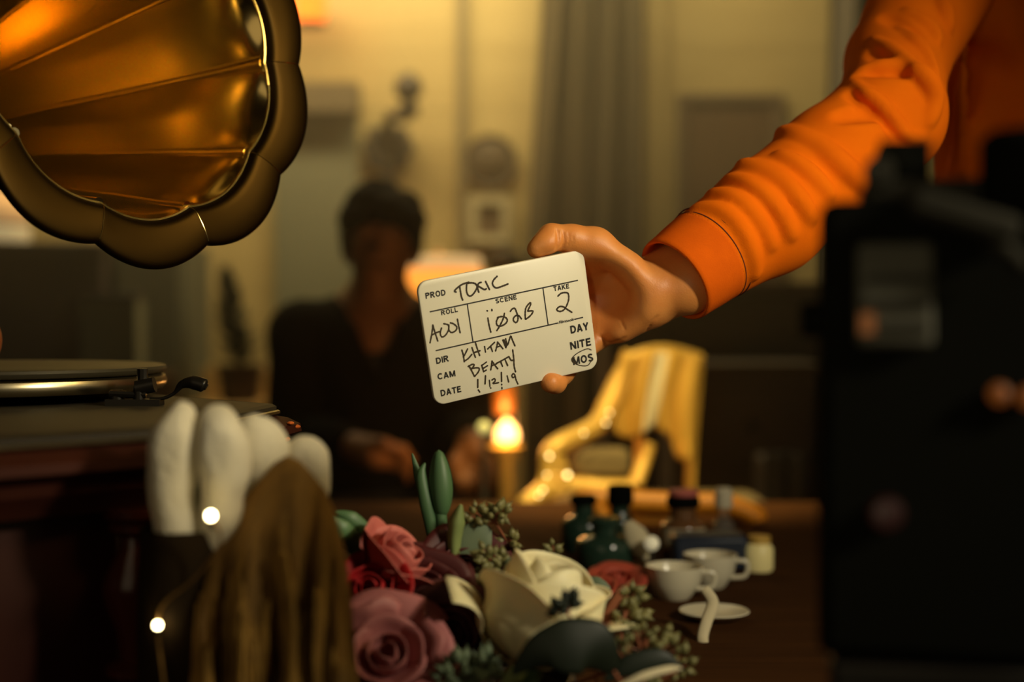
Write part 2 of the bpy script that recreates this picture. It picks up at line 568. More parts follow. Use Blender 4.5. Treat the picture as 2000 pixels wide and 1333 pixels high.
def make_slate():
    t = thing('film_slate', 'small white film slate with black printed fields and handwriting, held up in one hand', 'slate', SL_O)
    r = .0085
    out = []
    for cx, cz, a0 in ((1, 1, 0), (-1, 1, 90), (-1, -1, 180), (1, -1, 270)):
        for k in range(9):
            a = radians(a0 + k * 11.25)
            out.append((cx * (SL_W / 2 - r) + r * cos(a), cz * (SL_H / 2 - r) + r * sin(a)))
    m = MB()
    e = .0006
    rings = []
    for y, s in ((-SL_T / 2, e), (-SL_T / 2 + e * .4, e * .3), (-SL_T / 2 + e, 0), (SL_T / 2 - e, 0), (SL_T / 2, e)):
        rings.append([SL_O + SL_R @ Vector((u * (1 - 2 * s / SL_W), y, v * (1 - 2 * s / SL_H))) for u, v in out])
    m.rings(rings)
    m.build('board', M['slate'], t, angle=50)
    # ruled lines
    g = MB()
    k = 0
    for (x0, y0, x1, y1) in ((839.2, 609.6, 1128.8, 547.9), (850.7, 685.5, 1090, 631.3), (1121.3, 624.4, 1138.9, 620.2), (912.4, 594.2, 923.6, 667.8), (1060.3, 563.1, 1070.5, 635.2)):
        a, b = Vector(sl_uv(x0, y0)), Vector(sl_uv(x1, y1))
        n = (b - a).normalized()
        w = Vector((-n.y, n.x)) * .00052
        k += 1
        lf = .00006 + .000002 * k
        g.add([sl(*(a - w), lf), sl(*(b - w), lf), sl(*(b + w), lf), sl(*(a + w), lf)], [(0, 1, 2, 3)])
    tag(g.build('ruled_line', M['ink'], t, smooth=False), 'thin black ruled lines')
    # printed words
    words = [('PROD', 831.6, 584.4, 870.5, 577.0, 11.6, 0), ('ROLL', 862.0, 616.6, 894.6, 609.4, 9.4, 0), ('SCENE', 968.2, 593.6, 1009.4, 584.8, 9.2, 0),
             ('TAKE', 1081.6, 569.6, 1112, 563.4, 9.4, 0), ('DIR', 852.5, 711.9, 877, 706.0, 12.2, 0), ('CAM', 855.2, 742.6, 890, 735.4, 12, 0),
             ('DATE', 861.3, 775.0, 901.2, 766.0, 12.2, 0), ('DAY', 1115, 652.4, 1150, 644.6, 15, 0), ('NITE', 1114.4, 684, 1154.8, 674.9, 15, 0),
             ('MOS', 1119.6, 714, 1159, 705.2, 15, 0), ('Filmtools', 1091, 632.9, 1120.5, 626.4, 5.2, .3)]
    arc = lambda cx, cy, rx_, ry_, a0, a1, n=14: [(cx + rx_ * cos(radians(a0 + (a1 - a0) * k / n)), cy + ry_ * sin(radians(a0 + (a1 - a0) * k / n))) for k in range(n + 1)]
    T_ = .20            # stroke weight of the printed capitals, in cap heights
    h0, h1 = T_ / 2, 1 - T_ / 2
    pb = [(h0, h1), (.40, h1)] + arc(.40, .735, .22, h1 - .735, 90, -90)[1:] + [(h0, .47)]
    GL = {'P': (.70, [[(h0, 0), (h0, 1)], pb]), 'R': (.76, [[(h0, 0), (h0, 1)], pb, [(.36, .46), (.68, 0)]]),
          'O': (.82, [arc(.41, .5, .41 - h0, .5 - h0, 0, 360, 30)]), 'D': (.74, [[(h0, 0), (h0, 1)], [(h0, h1), (.32, h1)] + arc(.32, .5, .335, h1 - .5, 90, -90)[1:] + [(h0, h0)]]),
          'L': (.58, [[(h0, 0), (h0, 1)], [(0, h0), (.58, h0)]]), 'I': (.18, [[(h0, 0), (h0, 1)]]), 'T': (.66, [[(0, h1), (.66, h1)], [(.33, 0), (.33, 1)]]),
          'E': (.62, [[(h0, 0), (h0, 1)], [(0, h0), (.62, h0)], [(0, h1), (.60, h1)], [(0, .52), (.56, .52)]]),
          'N': (.74, [[(h0, 0), (h0, 1)], [(.74 - h0, 0), (.74 - h0, 1)], [(h0 + .01, .97), (.74 - h0 - .01, .03)]]),
          'A': (.78, [[(h0 * .9, 0), (.39, .99)], [(.78 - h0 * .9, 0), (.39, .99)], [(.2, .30), (.58, .30)]]),
          'K': (.74, [[(h0, 0), (h0, 1)], [(.1, .36), (.63, 1)], [(.30, .56), (.66, 0)]]), 'Y': (.72, [[(.36, 0), (.36, .46)], [(.06, 1), (.36, .44)], [(.66, 1), (.36, .44)]]),
          'M': (.90, [[(h0, 0), (h0, 1)], [(.90 - h0, 0), (.90 - h0, 1)], [(h0 + .02, .96), (.45, .06)], [(.90 - h0 - .02, .96), (.45, .06)]]),
          'C': (.78, [arc(.42, .5, .42 - h0, .5 - h0, 40, 320, 26)]),
          'S': (.68, [arc(.34, .725, .245, .275 - h0, 20, 230, 14)[:-1] + [(.34, .50)] + arc(.34, .275, .25, .275 - h0, 50, -160, 14)[1:]])}
    for i, (w, x0, y0, x1, y1, cap, sh) in enumerate(words):
        if w != 'Filmtools':
            a, b = Vector(sl_uv(x0, y0)), Vector(sl_uv(x1, y1))
            n = (b - a).normalized()
            up = Vector((-n.y, n.x))
            Hc = (Vector(sl_uv(x0 - cap * .14, y0 - cap)) - a).length
            tot = sum(GL[c][0] for c in w) + .12 * (len(w) - 1)
            sx_ = (b - a).length / tot
            m = MB()
            cur = 0
            for c in w:
                for stq in GL[c][1]:
                    pts = [Vector(((cur + x) * sx_, y * Hc)) for x, y in stq]
                    L, R_ = [], []
                    for j, p in enumerate(pts):
                        d = (pts[min(j + 1, len(pts) - 1)] - pts[max(j - 1, 0)]).normalized()
                        nn = Vector((-d.y, d.x)) * (T_ * .60 * Hc)
                        for o_, lst in ((nn, L), (-nn, R_)):
                            q = a + n * (p + o_).x + up * (p + o_).y
                            lst.append(sl(q.x, q.y, .00007))
                    k = len(pts)
                    m.add(L + R_, [(j, j + 1, k + j + 1, k + j) for j in range(k - 1)])
                cur += GL[c][0] + .12
            tag(m.build('printed_word', M['ink'], t, smooth=False), 'printed word ' + w)
            continue
        cu = bpy.data.curves.new('print', 'FONT')
        cu.body = w
        cu.offset = .045
        cu.resolution_u = 4
        tmp = bpy.data.objects.new('print', cu)
        COL.objects.link(tmp)
        bpy.context.view_layer.update()
        me = bpy.data.meshes.new_from_object(tmp.evaluated_get(bpy.context.evaluated_depsgraph_get()))
        bpy.data.objects.remove(tmp)
        bpy.data.curves.remove(cu)
        vs = np.array([v.co[:2] for v in me.vertices])
        mn, mx = vs.min(0), vs.max(0)
        a, b = Vector(sl_uv(x0, y0)), Vector(sl_uv(x1, y1))
        n = (b - a).normalized()
        up = Vector((-n.y, n.x))
        L = (b - a).length
        H = (Vector(sl_uv(x0 - cap * .14, y0 - cap)) - a).length
        base = 0 if w == 'Filmtools' else mn[1]
        m = MB()
        pts = []
        for x, y in vs:
            yy = (y - base) / (mx[1] - base)
            q = a + n * ((x - mn[0]) / (mx[0] - mn[0]) * L + sh * yy * H) + up * (yy * H)
            pts.append(sl(q.x, q.y, .00007))
        m.add(pts, [tuple(p.vertices) for p in me.polygons])
        bpy.data.meshes.remove(me)
        tag(m.build('printed_word', M['ink'], t, smooth=False), 'tiny slanted printed maker mark')
    # handwriting, traced stroke by stroke
    ZA, ZB, ZC, ZD = (815, 530, 10.526), (920, 560, 9.0909), (825, 600, 7.405), (1040, 600, 9.521)
    hand = {
        'production title': (ZA, 1.05, [
            [(795, 430), (765, 405), (850, 320), (940, 265), (1060, 228)], [(872, 325), (888, 430), (905, 520), (932, 592)],
            [(1015, 270), (1010, 350), (1015, 430), (1050, 500), (1110, 505), (1180, 430), (1225, 340), (1222, 290), (1180, 252), (1110, 240), (1040, 248)],
            [(1205, 280), (1290, 330), (1375, 377), (1415, 365)], [(1312, 230), (1262, 250), (1240, 310), (1245, 380), (1264, 432)],
            [(1403, 213), (1440, 290), (1482, 377)], [(1638, 108), (1570, 180), (1545, 250), (1570, 312), (1630, 345), (1740, 312), (1862, 264)]]),
        'roll number': (ZC, .95, [
            [(150, 262), (138, 370), (110, 518)], [(150, 262), (185, 380), (222, 492)], [(138, 405), (200, 372), (262, 352)],
            [(275, 305), (258, 385), (285, 435), (340, 400), (380, 320), (370, 260), (308, 243)],
            [(382, 262), (382, 330), (420, 370), (480, 342), (497, 290), (450, 245), (405, 230)], [(505, 178), (525, 280), (545, 372)]]),
        'scene number': (ZB, 1.0, [
            [(298, 562), (320, 690), (350, 810)], [(485, 545), (450, 620), (465, 690), (540, 700), (620, 650), (642, 590), (600, 545), (530, 535), (470, 552)],
            [(592, 478), (570, 570), (520, 680), (458, 782)], [(698, 440), (730, 400), (775, 390), (805, 450), (832, 540), (825, 610), (795, 640), (755, 610), (755, 560), (800, 515), (850, 522), (893, 573)],
            [(965, 578), (960, 470), (978, 370), (1045, 290), (1055, 325), (1008, 425), (1010, 437), (1097, 437), (1060, 510), (980, 577)], [(284, 430), (290, 434)], [(368, 410), (370, 428)]]),
        'take number': (ZB, 1.0, [[(1543, 170), (1600, 120), (1680, 107), (1725, 130), (1732, 230), (1692, 350), (1640, 420), (1570, 442), (1520, 410), (1570, 358), (1640, 362), (1700, 402), (1788, 458)]]),
        'director name': (ZC, .95, [
            [(570, 625), (592, 700), (606, 792)], [(652, 608), (612, 690), (592, 722)], [(603, 785), (660, 748), (714, 686)], [(716, 588), (740, 660), (766, 728)],
            [(767, 518), (795, 610), (827, 702)], [(742, 662), (832, 632)], [(898, 573), (912, 652)], [(943, 607), (990, 562), (1042, 513)], [(985, 570), (1012, 642)],
            [(1087, 508), (1075, 570), (1058, 635)], [(1087, 508), (1120, 550), (1163, 604)], [(1072, 582), (1132, 562)], [(1162, 480), (1208, 588)], [(1178, 476), (1215, 570)],
            [(1203, 460), (1228, 552), (1258, 470), (1277, 422), (1302, 480), (1337, 562)]]),
        'camera name': (ZC, .95, [
            [(672, 850), (715, 930), (752, 1004)], [(662, 862), (720, 830), (748, 843), (712, 892)], [(712, 892), (775, 880), (820, 890), (808, 940), (755, 1004)],
            [(858, 842), (870, 890), (886, 936)], [(856, 848), (924, 798)], [(874, 892), (940, 850)], [(884, 936), (922, 914)], [(1005, 783), (998, 850), (988, 910)],
            [(1005, 783), (1045, 840), (1088, 894)], [(1000, 850), (1072, 822)], [(1072, 815), (1140, 780), (1250, 718)], [(1130, 788), (1157, 857)], [(1195, 763), (1232, 847)],
            [(1250, 718), (1282, 770), (1312, 768)], [(1305, 622), (1320, 740), (1325, 850), (1346, 938)]]),
        'date': (ZC, .9, [
            [(800, 1050), (800, 1165)], [(808, 1200), (828, 1230)], [(912, 995), (905, 1114)], [(968, 1062), (976, 1148)], [(986, 1170), (989, 1174)],
            [(1005, 1057), (1040, 1037), (1052, 1068), (1020, 1105), (1060, 1103), (1100, 1095)], [(1141, 947), (1145, 1078)], [(1146, 1118), (1147, 1126)], [(1149, 1165), (1150, 1182)],
            [(1225, 998), (1247, 1085)], [(1342, 1002), (1310, 1022), (1293, 995), (1312, 965), (1337, 987), (1352, 1050), (1380, 1114)]]),
        'circle round the last word': (ZD, .6, [
            [(1090, 800), (1030, 778), (950, 800), (850, 850), (770, 910), (728, 970), (750, 1030), (830, 1070), (900, 1090), (980, 1096), (1040, 1076), (1080, 1020), (1122, 985)],
            [(775, 935), (735, 985), (770, 1020)], [(760, 950), (745, 1000), (800, 1040)]])}
    lift = .00009
    for what, ((ox, oy, sc), wmm, strokes) in hand.items():
        m = MB()
        for st in strokes:
            lift += .0000008
            pts = [Vector(sl_uv(ox + x / sc, oy + y / sc)) for x, y in st]
            pts = [Vector(p) for p in catmull([(p.x, p.y, 0) for p in pts], 7)] if len(pts) > 2 else [Vector((p.x, p.y, 0)) for p in pts]
            w = wmm * .0007
            L, R_ = [], []
            for i, p in enumerate(pts):
                d = (pts[min(i + 1, len(pts) - 1)] - pts[max(i - 1, 0)]).normalized()
                ww = w * (1 + .14 * sin(i * 1.7 + p.x * 900))
                nn = Vector((-d.y, d.x, 0)) * ww
                L.append(sl(*(p + nn).xy, lift))
                R_.append(sl(*(p - nn).xy, lift))
            n = len(pts)
            m.add(L + R_, [(i, i + 1, n + i + 1, n + i) for i in range(n - 1)])
            for p in (pts[0], pts[-1]):
                m.add([sl(p.x + w * cos(a * pi / 6), p.y + w * sin(a * pi / 6), lift) for a in range(12)], [tuple(range(12))])
        tag(m.build('handwriting', M['marker'], t, smooth=False), 'handwritten ' + what + ' in dark marker')
    return t


make_slate()

# ------------------------------------------------------------------ person in the orange sweatshirt: hand and arm
HD = 1.150
KP = HD / FPX


def hp(px, py, dd=0.0):
    return P(px, py, HD + dd)


H = SDF()
# forearm and wrist
H.chain([hp(1284, 549, .014), hp(1500, 428, .050), hp(1740, 225, .115)], [56 * KP, 58 * KP, 70 * KP], .006)
H.chain([hp(1345, 562, .002), hp(1510, 455, .05)], [50 * KP, 54 * KP], .012)
# wrist to the heel of the palm
H.cap(hp(1345, 552, .004), hp(1284, 576, .004), 52 * KP, 46 * KP, .012)
H.cap(hp(1272, 566, -.004), hp(1205, 520, -.010), 40 * KP, 33 * KP, .008)
H.cap(hp(1258, 602, .0), hp(1212, 636, .008), 38 * KP, 32 * KP, .012)
# palm bones
H.cap(hp(1285, 560, .012), hp(1150, 545, .024), 38 * KP, 26 * KP, .012)
H.cap(hp(1285, 585, .014), hp(1138, 590, .030), 38 * KP, 26 * KP, .012)
H.cap(hp(1276, 592, .012), hp(1142, 632, .030), 34 * KP, 25 * KP, .012)
H.cap(hp(1258, 606, .010), hp(1165, 660, .024), 31 * KP, 24 * KP, .012)
# thumb
H.cap(hp(1218, 524, -.010), hp(1160, 479, -.013), 32 * KP, 30 * KP, .010)
H.cap(hp(1165, 481, -.012), hp(1118, 468, -.019), 32 * KP, 26.5 * KP, .010)
H.cap(hp(1118, 467, -.019), hp(1076, 463, -.024), 26 * KP, 25 * KP, .006)
H.cap(hp(1078, 464, -.024), hp(1047, 487, -.030), 23 * KP, 17.5 * KP, .005)
H.ell(hp(1066, 476, -.031), (24 * KP, 19 * KP, 20 * KP), .006)
# web between thumb and palm
H.cap(hp(1172, 500, -.002), hp(1146, 540, .018), 20 * KP, 20 * KP, .012)
H.cap(hp(1150, 492, -.006), hp(1138, 520, .010), 16 * KP, 16 * KP, .012)
# hollow of the palm
H.ell(hp(1176, 592, -.028), (66 * KP, .041, 76 * KP), .014, sub=True)
# four fingers behind the slate, the little finger hooked under its lower edge
H.chain([hp(1150, 545, .022), hp(1095, 556, .004), hp(1030, 570, -.010), hp(985, 578, -.018)], [24 * KP, 21 * KP, 19 * KP, 16 * KP], .004)
H.chain([hp(1138, 590, .028), hp(1078, 604, .006), hp(1005, 618, -.010), hp(950, 628, -.020)], [24 * KP, 22 * KP, 20 * KP, 16 * KP], .004)
H.chain([hp(1142, 632, .028), hp(1085, 655, .010), hp(1020, 676, -.006), hp(970, 690, -.016)], [24 * KP, 21 * KP, 19 * KP, 16 * KP], .004)
H.chain([hp(1165, 660, .022), hp(1132, 695, .010), hp(1100, 731, .003), hp(1085, 748, -.012), hp(1075, 748, -.021)], [23 * KP, 20 * KP, 18.5 * KP, 19.5 * KP, 19.5 * KP], .005)


def crease(pts, r, k, sub=True, lift=0.0):
    q = [H.hit(x, y) for x, y in pts]
    q = [p for p in q if p is not None]
    if len(q) > 1:
        q = [np.array(v) for v in catmull(q, 3)]
        H.chain(q, [r * (.45 + .55 * sin(pi * (i + .5) / len(q))) for i in range(len(q))], k, sub)


base = list(H.p)
crease([(1088, 447), (1090, 456), (1091, 468), (1086, 488)], .0011, .0016)
crease([(1099, 452), (1102, 463), (1101, 478), (1096, 488)], .0010, .0014)
crease([(1110, 455), (1112, 468), (1109, 482)], .0006, .0012)
crease([(1118, 460), (1119, 470), (1116, 480)], .0005, .0012)
crease([(1206, 618), (1214, 630), (1221, 646)], .0003, .0014)
crease([(1178, 664), (1190, 671), (1204, 668), (1220, 660)], .0007, .002)
crease([(1168, 655), (1178, 662), (1186, 672), (1192, 680)], .0006, .002)
crease([(1284, 618), (1272, 632), (1262, 648)], .00015, .0024)
lo = np.array(P(930, 800, 1.02)); hi = np.array(P(1420, 410, 1.26))
lo2, hi2 = np.minimum(lo, hi), np.maximum(lo, hi)
lo2[1], hi2[1] = 1.06, 1.225
hand_fine = H.mesh(.00125, lo2, hi2)

# ---- sweatshirt arm
SA = [(1318, 548, 1.150), (1385, 498, 1.168), (1500, 424, 1.196), (1630, 322, 1.236), (1738, 222, 1.275), (1752, 120, 1.345), (1845, -70, 1.45)]
SR = [88, 97, 110, 113, 104, 96, 118]
SLV = SDF()
sp = [P(*q) for q in SA]
sr = [r * q[2] / FPX for r, q in zip(SR, SA)]
SLV.chain(sp[1:], sr[1:], .012)
SLV.ell(P(1765, 262, 1.262), (.026, .03, .026), .02)
CUFA = sp[0]
cax = (sp[1] - sp[0]).normalized()


def ridge(S_, pts, r, k, sub=False, off=0.0, d1=2.2):
    q = [S_.hit(x, y, .9, d1) for x, y in pts]
    q = [p for p in q if p is not None]
    if len(q) < 2: return
    q = [np.array(v) for v in catmull(q, 4)]
    n = len(q)
    q = [p + np.array([0, off, 0]) for p in q]
    S_.chain(q, [r * (.35 + .65 * sin(pi * (i + .6) / (n + .2))) for i in range(n)], k, sub)


def zp(pts, ox=1200, oy=0, s=2.02):
    return [(ox + x / s, oy + y / s) for x, y in pts]


flat_sleeve = list(SLV.p)
RIDGES = [
    (zp([(655, 522), (720, 545), (800, 585), (880, 640), (960, 705), (1030, 752)]), .006, .010),
    (zp([(585, 585), (650, 612), (720, 650), (790, 705), (850, 770)]), .0035, .010),
    (zp([(500, 648), (580, 672), (660, 720), (730, 790), (780, 860)]), .004, .010),
    (zp([(445, 705), (520, 722), (600, 775), (660, 850), (700, 930)]), .0035, .009),
    (zp([(380, 765), (450, 775), (520, 815), (580, 890), (620, 970)]), .0035, .009),
    (zp([(318, 822), (390, 822), (455, 852), (515, 925), (548, 1010), (555, 1090)]), .0035, .008),
    (zp([(932, 312), (985, 362), (1040, 402), (1100, 470), (1160, 545), (1215, 555)]), .005, .006),
    (zp([(885, 320), (960, 292), (1050, 268), (1140, 275), (1220, 315), (1285, 368)]), .006, .007),
    (zp([(1018, 155), (1075, 185), (1130, 215), (1190, 262)]), .005, .006),
    (zp([(1120, 118), (1185, 160), (1235, 220), (1270, 300)]), .005, .006),
    (zp([(1150, 42), (1215, 80), (1262, 125), (1275, 170)]), .005, .006),
    (zp([(1290, 0), (1305, 50), (1318, 110)]), .005, .008),
    (zp([(1190, 270), (1245, 320), (1262, 400), (1240, 480)]), .004, .010),
]
GROOVES = [
    (zp([(930, 360), (985, 400), (1030, 425), (960, 440), (880, 455)]), .006, .010),
    (zp([(1010, 200), (1080, 235), (1160, 262), (1080, 265), (990, 275)]), .006, .010),
    (zp([(700, 525), (770, 545), (840, 580)]), .004, .010),
    (zp([(1060, 455), (1110, 520), (1150, 575)]), .004, .010),
    (zp([(1060, 60), (1130, 90), (1200, 140)]), .004, .010),
    (zp([(560, 640), (640, 690), (700, 760)]), .002, .010),
]
ok_r = []
for pts, r, k in GROOVES:
    ridge(SLV, pts, r, k, True, -.004)
for pts, r, k in RIDGES:
    ridge(SLV, pts, r, k, False, .0012)
lo = np.array([min(p[i] for p in sp) for i in range(3)]) - .09
hi = np.array([max(p[i] for p in sp) for i in range(3)]) + .09
cap_pl = np.array(sp[1] - cax * .006)
cn = np.array(cax)
SLV.plane(cap_pl, -cn)
sleeve_mesh = SLV.mesh(.0024, lo, hi)

PO = thing('person', 'person in an orange sweatshirt holding out the white slate from the right', 'person', (.68, 1.56, 0))
PX, PY = .70, 1.60           # middle of the chest
B = SDF()
head = (PX - .02, PY - .03, 1.66)
B.ell(head, (.076, .094, .115), .03)
B.cap((PX - .02, PY - .045, 1.60), (PX - .02, PY - .09, 1.575), .05, .028, .03)
B.cap((PX - .02, PY - .115, 1.655), (PX - .02, PY - .135, 1.635), .010, .015, .012)
for sx in (-1, 1):
    B.ell((PX - .02 + sx * .078, PY - .02, 1.65), (.010, .022, .034), .008)
    B.ell((PX - .02 + sx * .032, PY - .115, 1.665), (.018, .012, .012), .008, sub=True)
    B.ell((PX - .02 + sx * .032, PY - .108, 1.664), (.013, .012, .011), .003)
B.cap((PX - .042, PY - .118, 1.598), (PX + .002, PY - .118, 1.598), .005, .005, .006)
B.cap((PX, PY + .01, 1.56), (PX, PY + .02, 1.40), .055, .07, .04)
B.cap((PX, PY, 1.32), (PX, PY, .95), .13, .12, .06)
shr = np.array(sp[6])
B.cap((PX, PY, 1.38), shr, .055, .04, .05)
B.chain([shr, np.array(sp[5]), np.array(sp[4])], [.04, .03, .03], .03)
shl = np.array([PX + .185, PY + .02, 1.375])
B.cap((PX, PY, 1.38), shl, .06, .055, .05)
B.chain([shl, (PX + .25, PY + .04, 1.12), (PX + .27, PY - .02, .90)], [.05, .042, .03], .03)
B.cap((PX + .27, PY - .025, .90), (PX + .27, PY - .035, .83), .034, .03, .02)
for k in range(4):
    B.chain([(PX + .262, PY - .065 + .02 * k, .83), (PX + .255, PY - .067 + .02 * k, .78), (PX + .245, PY - .065 + .02 * k, .745)], [.0095, .009, .008], .006)
B.chain([(PX + .262, PY - .06, .87), (PX + .25, PY - .09, .83), (PX + .245, PY - .095, .79)], [.013, .011, .009], .008)
for sx in (-1, 1):
    B.chain([(PX + sx * .09, PY, .95), (PX + sx * .10, PY - .01, .52), (PX + sx * .105, PY + .02, .09)], [.085, .056, .036], .04)
    B.cap((PX + sx * .105, PY + .02, .06), (PX + sx * .115, PY - .13, .045), .04, .035, .03)
body_coarse = B.mesh(.008, (PX - .42, PY - .40, .0), (PX + .36, PY + .20, 1.80))
sdf_obj('body', [hand_fine, body_coarse], M['skin'], PO, 2)
nl = SDF()
nx_ = Vector((-.80, -.30, .52)).normalized()
nd = (Vector((-.55, .0, -.83)) - nx_ * Vector((-.55, .0, -.83)).dot(nx_)).normalized()
Rn = np.array(Matrix((nx_, nd, nx_.cross(nd))).transposed())
nl.ell(np.array(hp(1046, 474, -.029)) + np.array(nx_) * .0012, (.0016, .0075, .0058), .001, Rn)
nc = np.array(hp(1046, 474, -.029))
sdf_obj('fingernail', [nl.mesh(.0007, nc - .014, nc + .014)], mat('nail', (.62, .27, .12), .3), PO, 1)
hr = SDF()
hr.ell((PX - .02, PY - .005, 1.70), (.086, .10, .10), .02)
hr.ell((PX - .02, PY - .13, 1.62), (.075, .075, .085), .02, sub=True)
sdf_obj('hair', [hr.mesh(.008, (PX - .14, PY - .16, 1.54), (PX + .1, PY + .14, 1.84))], M['hair'], PO, 2)
# sweatshirt body
T = SDF()
T.cap((PX, PY, 1.34), (PX, PY, 1.0), .155, .15, .06)
T.cap((PX - .10, PY + .01, 1.33), (PX - .085, PY + .01, .95), .125, .12, .05)
T.cap((PX + .10, PY + .01, 1.33), (PX + .085, PY + .01, .95), .125, .12, .05)
T.cap((PX - .02, PY, 1.40), shr + np.array([.02, .02, 0]), .085, .075, .05)
T.cap((PX, PY, 1.40), shl, .085, .078, .05)
T.chain([shl, (PX + .25, PY + .04, 1.12), (PX + .27, PY - .02, .915)], [.075, .06, .043], .03)
T.cap((PX, PY, 1.47), (PX, PY + .005, 1.515), .085, .075, .03)
for (x0, z0, x1, z1, r) in ((1895, 0, 1872, 330, .012), (1990, 60, 2010, 330, .016), (1930, 180, 1905, 360, .010)):
    a, b = T.hit(x0, z0, 1.2), T.hit(x1, z1, 1.2)
    if a is not None and b is not None:
        T.cap(a, b, r, r * .8, .02)
for (x0, z0, x1, z1, r) in ((1955, 0, 1950, 350, .030), (2050, 0, 2060, 350, .03)):
    a, b = T.hit(x0, z0, 1.2), T.hit(x1, z1, 1.2)
    if a is not None and b is not None:
        T.cap(a + np.array([0, -.012, 0]), b + np.array([0, -.012, 0]), r, r, .03, True)
T.plane((0, 0, .90), (0, 0, -1))
torso_mesh = T.mesh(.0075, (PX - .40, PY - .28, .86), (PX + .40, PY + .30, 1.62))
sw = sdf_obj('sweatshirt', [sleeve_mesh, torso_mesh], M['orange'], PO, 2)
# ribbed cuff with a thick rolled mouth
e1 = cax.orthogonal().normalized()
e2 = cax.cross(e1)
m = MB()
L = (sp[1] - sp[0]).length
prof = []
for r, z in ((.0375, .035), (.0345, .012), (.0338, .002), (.0352, -.0012), (.0368, 0), (.0374, .003), (.0378, .010), (.0390, L * .5), (.0402, L - .006), (.0405, L - .0035), (.0392, L - .0025)):
    prof.append([CUFA + cax * z + (e1 * cos(2 * pi * j / 160) + e2 * sin(2 * pi * j / 160)) * (r + .00022 * cos(2 * pi * j / 160 * 80)) for j in range(160)])
m.rings(prof, True, False)
cf = m.build('cuff', M['cuff'], sw, angle=180)
st = MB()
for z, r in ((L - .0015, .0408), (L + .0035, .0419)):
    st.tube([CUFA + cax * z + (e1 * cos(2 * pi * j / 90) + e2 * sin(2 * pi * j / 90)) * r for j in range(91)], .0006, 6)
tag(st.build('seam_stitching', M['stitch'], sw), 'dark double seam above the cuff')
tr = SDF()
tr.cap((PX, PY, 1.02), (PX, PY, .93), .145, .15, .05)
for sx in (-1, 1):
    tr.chain([(PX + sx * .085, PY, .93), (PX + sx * .10, PY - .005, .52), (PX + sx * .105, PY + .02, .10)], [.11, .085, .075], .04)
sdf_obj('trousers', [tr.mesh(.010, (PX - .32, PY - .3, .0), (PX + .32, PY + .3, 1.2))], M['trouser'], PO, 2)
sh = SDF()
for sx in (-1, 1):
    sh.cap((PX + sx * .105, PY + .03, .05), (PX + sx * .118, PY - .15, .045), .052, .046, .03)
    sh.cap((PX + sx * .105, PY + .02, .10), (PX + sx * .105, PY + .02, .06), .05, .05, .02)
sh.plane((0, 0, .001), (0, 0, -1))
sdf_obj('shoe', [sh.mesh(.008, (PX - .25, PY - .26, -.03), (PX + .25, PY + .16, .2))], M['blackplastic'], PO, 2)

# ------------------------------------------------------------------ prop table
TZ = .76
tb = thing('prop_table', 'long brown wooden table under the bouquet, gramophone and bottles', 'table', (-.2, 1.35, 0))
m = MB().box((-.24, 1.36, TZ - .017), (1.46, 1.74, .034))
m.build('tabletop', M['tablewood'], tb, bevel=.004)
MB().box((-.24, 1.36, TZ - .075), (1.34, 1.60, .08)).build('apron', M['tablewood'], tb, bevel=.003)
for sx in (-.90, .42):
    for sy in (.58, 2.14):
        MB().lathe([(.022, 0), (.028, .03), (.02, .1), (.03, .3), (.024, .5), (.034, .62), (.034, TZ - .036)], (sx, sy, 0)).build('leg', M['tablewood'], tb)

# ------------------------------------------------------------------ gramophone
G = thing('gramophone', 'old wind-up gramophone with a scalloped brass horn and dark red wooden case', 'gramophone', (-.45, 1.05, TZ))
GZ = .981
A_, C_, D_, E_, G_ = (-.185, 1.13), (-.222, .88), (-.50, .625), (-.80, .95), (-.46, 1.42)
POLY = [A_, G_, E_, D_, C_]


def inset(poly, d):
    n = len(poly)
    out = []
    ar = sum(poly[i][0] * poly[(i + 1) % n][1] - poly[(i + 1) % n][0] * poly[i][1] for i in range(n))
    s = 1 if ar > 0 else -1
    for i in range(n):
        p0, p1, p2 = [Vector(poly[(i + k - 1) % n]) for k in range(3)]
        e1, e2 = (p1 - p0).normalized(), (p2 - p1).normalized()
        n1, n2 = Vector((-e1.y, e1.x)) * s, Vector((-e2.y, e2.x)) * s
        b = (n1 + n2)
        b = b / (1 + n1.dot(n2))
        q = p1 + b * d
        out.append((q.x, q.y))
    return out


def rings_poly(specs):
    return [[(x, y, z) for x, y in inset(POLY, d)] for d, z in specs]


MB().rings(rings_poly([(.002, GZ - .008), (.002, GZ - .002), (.005, GZ), (.012, GZ + .0005)])).build('top_panel', M['toppanel'], G, angle=30)
mo = MB().rings(rings_poly([(.004, GZ - .009), (-.006, GZ - .011), (-.015, GZ - .016), (-.016, GZ - .022), (-.010, GZ - .026), (-.004, GZ - .028), (-.002, GZ - .036), (.006, GZ - .044), (.010, GZ - .050)]))
mo.build('lid_moulding', M['mouldwood'], G, angle=30)
tag(MB().tube([(x, y, GZ - .0065) for x, y in inset(POLY, .0008)] + [(*inset(POLY, .0008)[0], GZ - .0065)], .0018, 6).build('gilt_edging', M['nickel'], G), 'thin bright metal edging round the top')
MB().rings(rings_poly([(.030, TZ + .045), (.030, GZ - .049)])).build('case', M['mahogany'], G, angle=30)
MB().rings(rings_poly([(-.004, TZ), (-.004, TZ + .018), (.004, TZ + .03), (.016, TZ + .036), (.022, TZ + .048)])).build('plinth', M['mahogany'], G, angle=30)
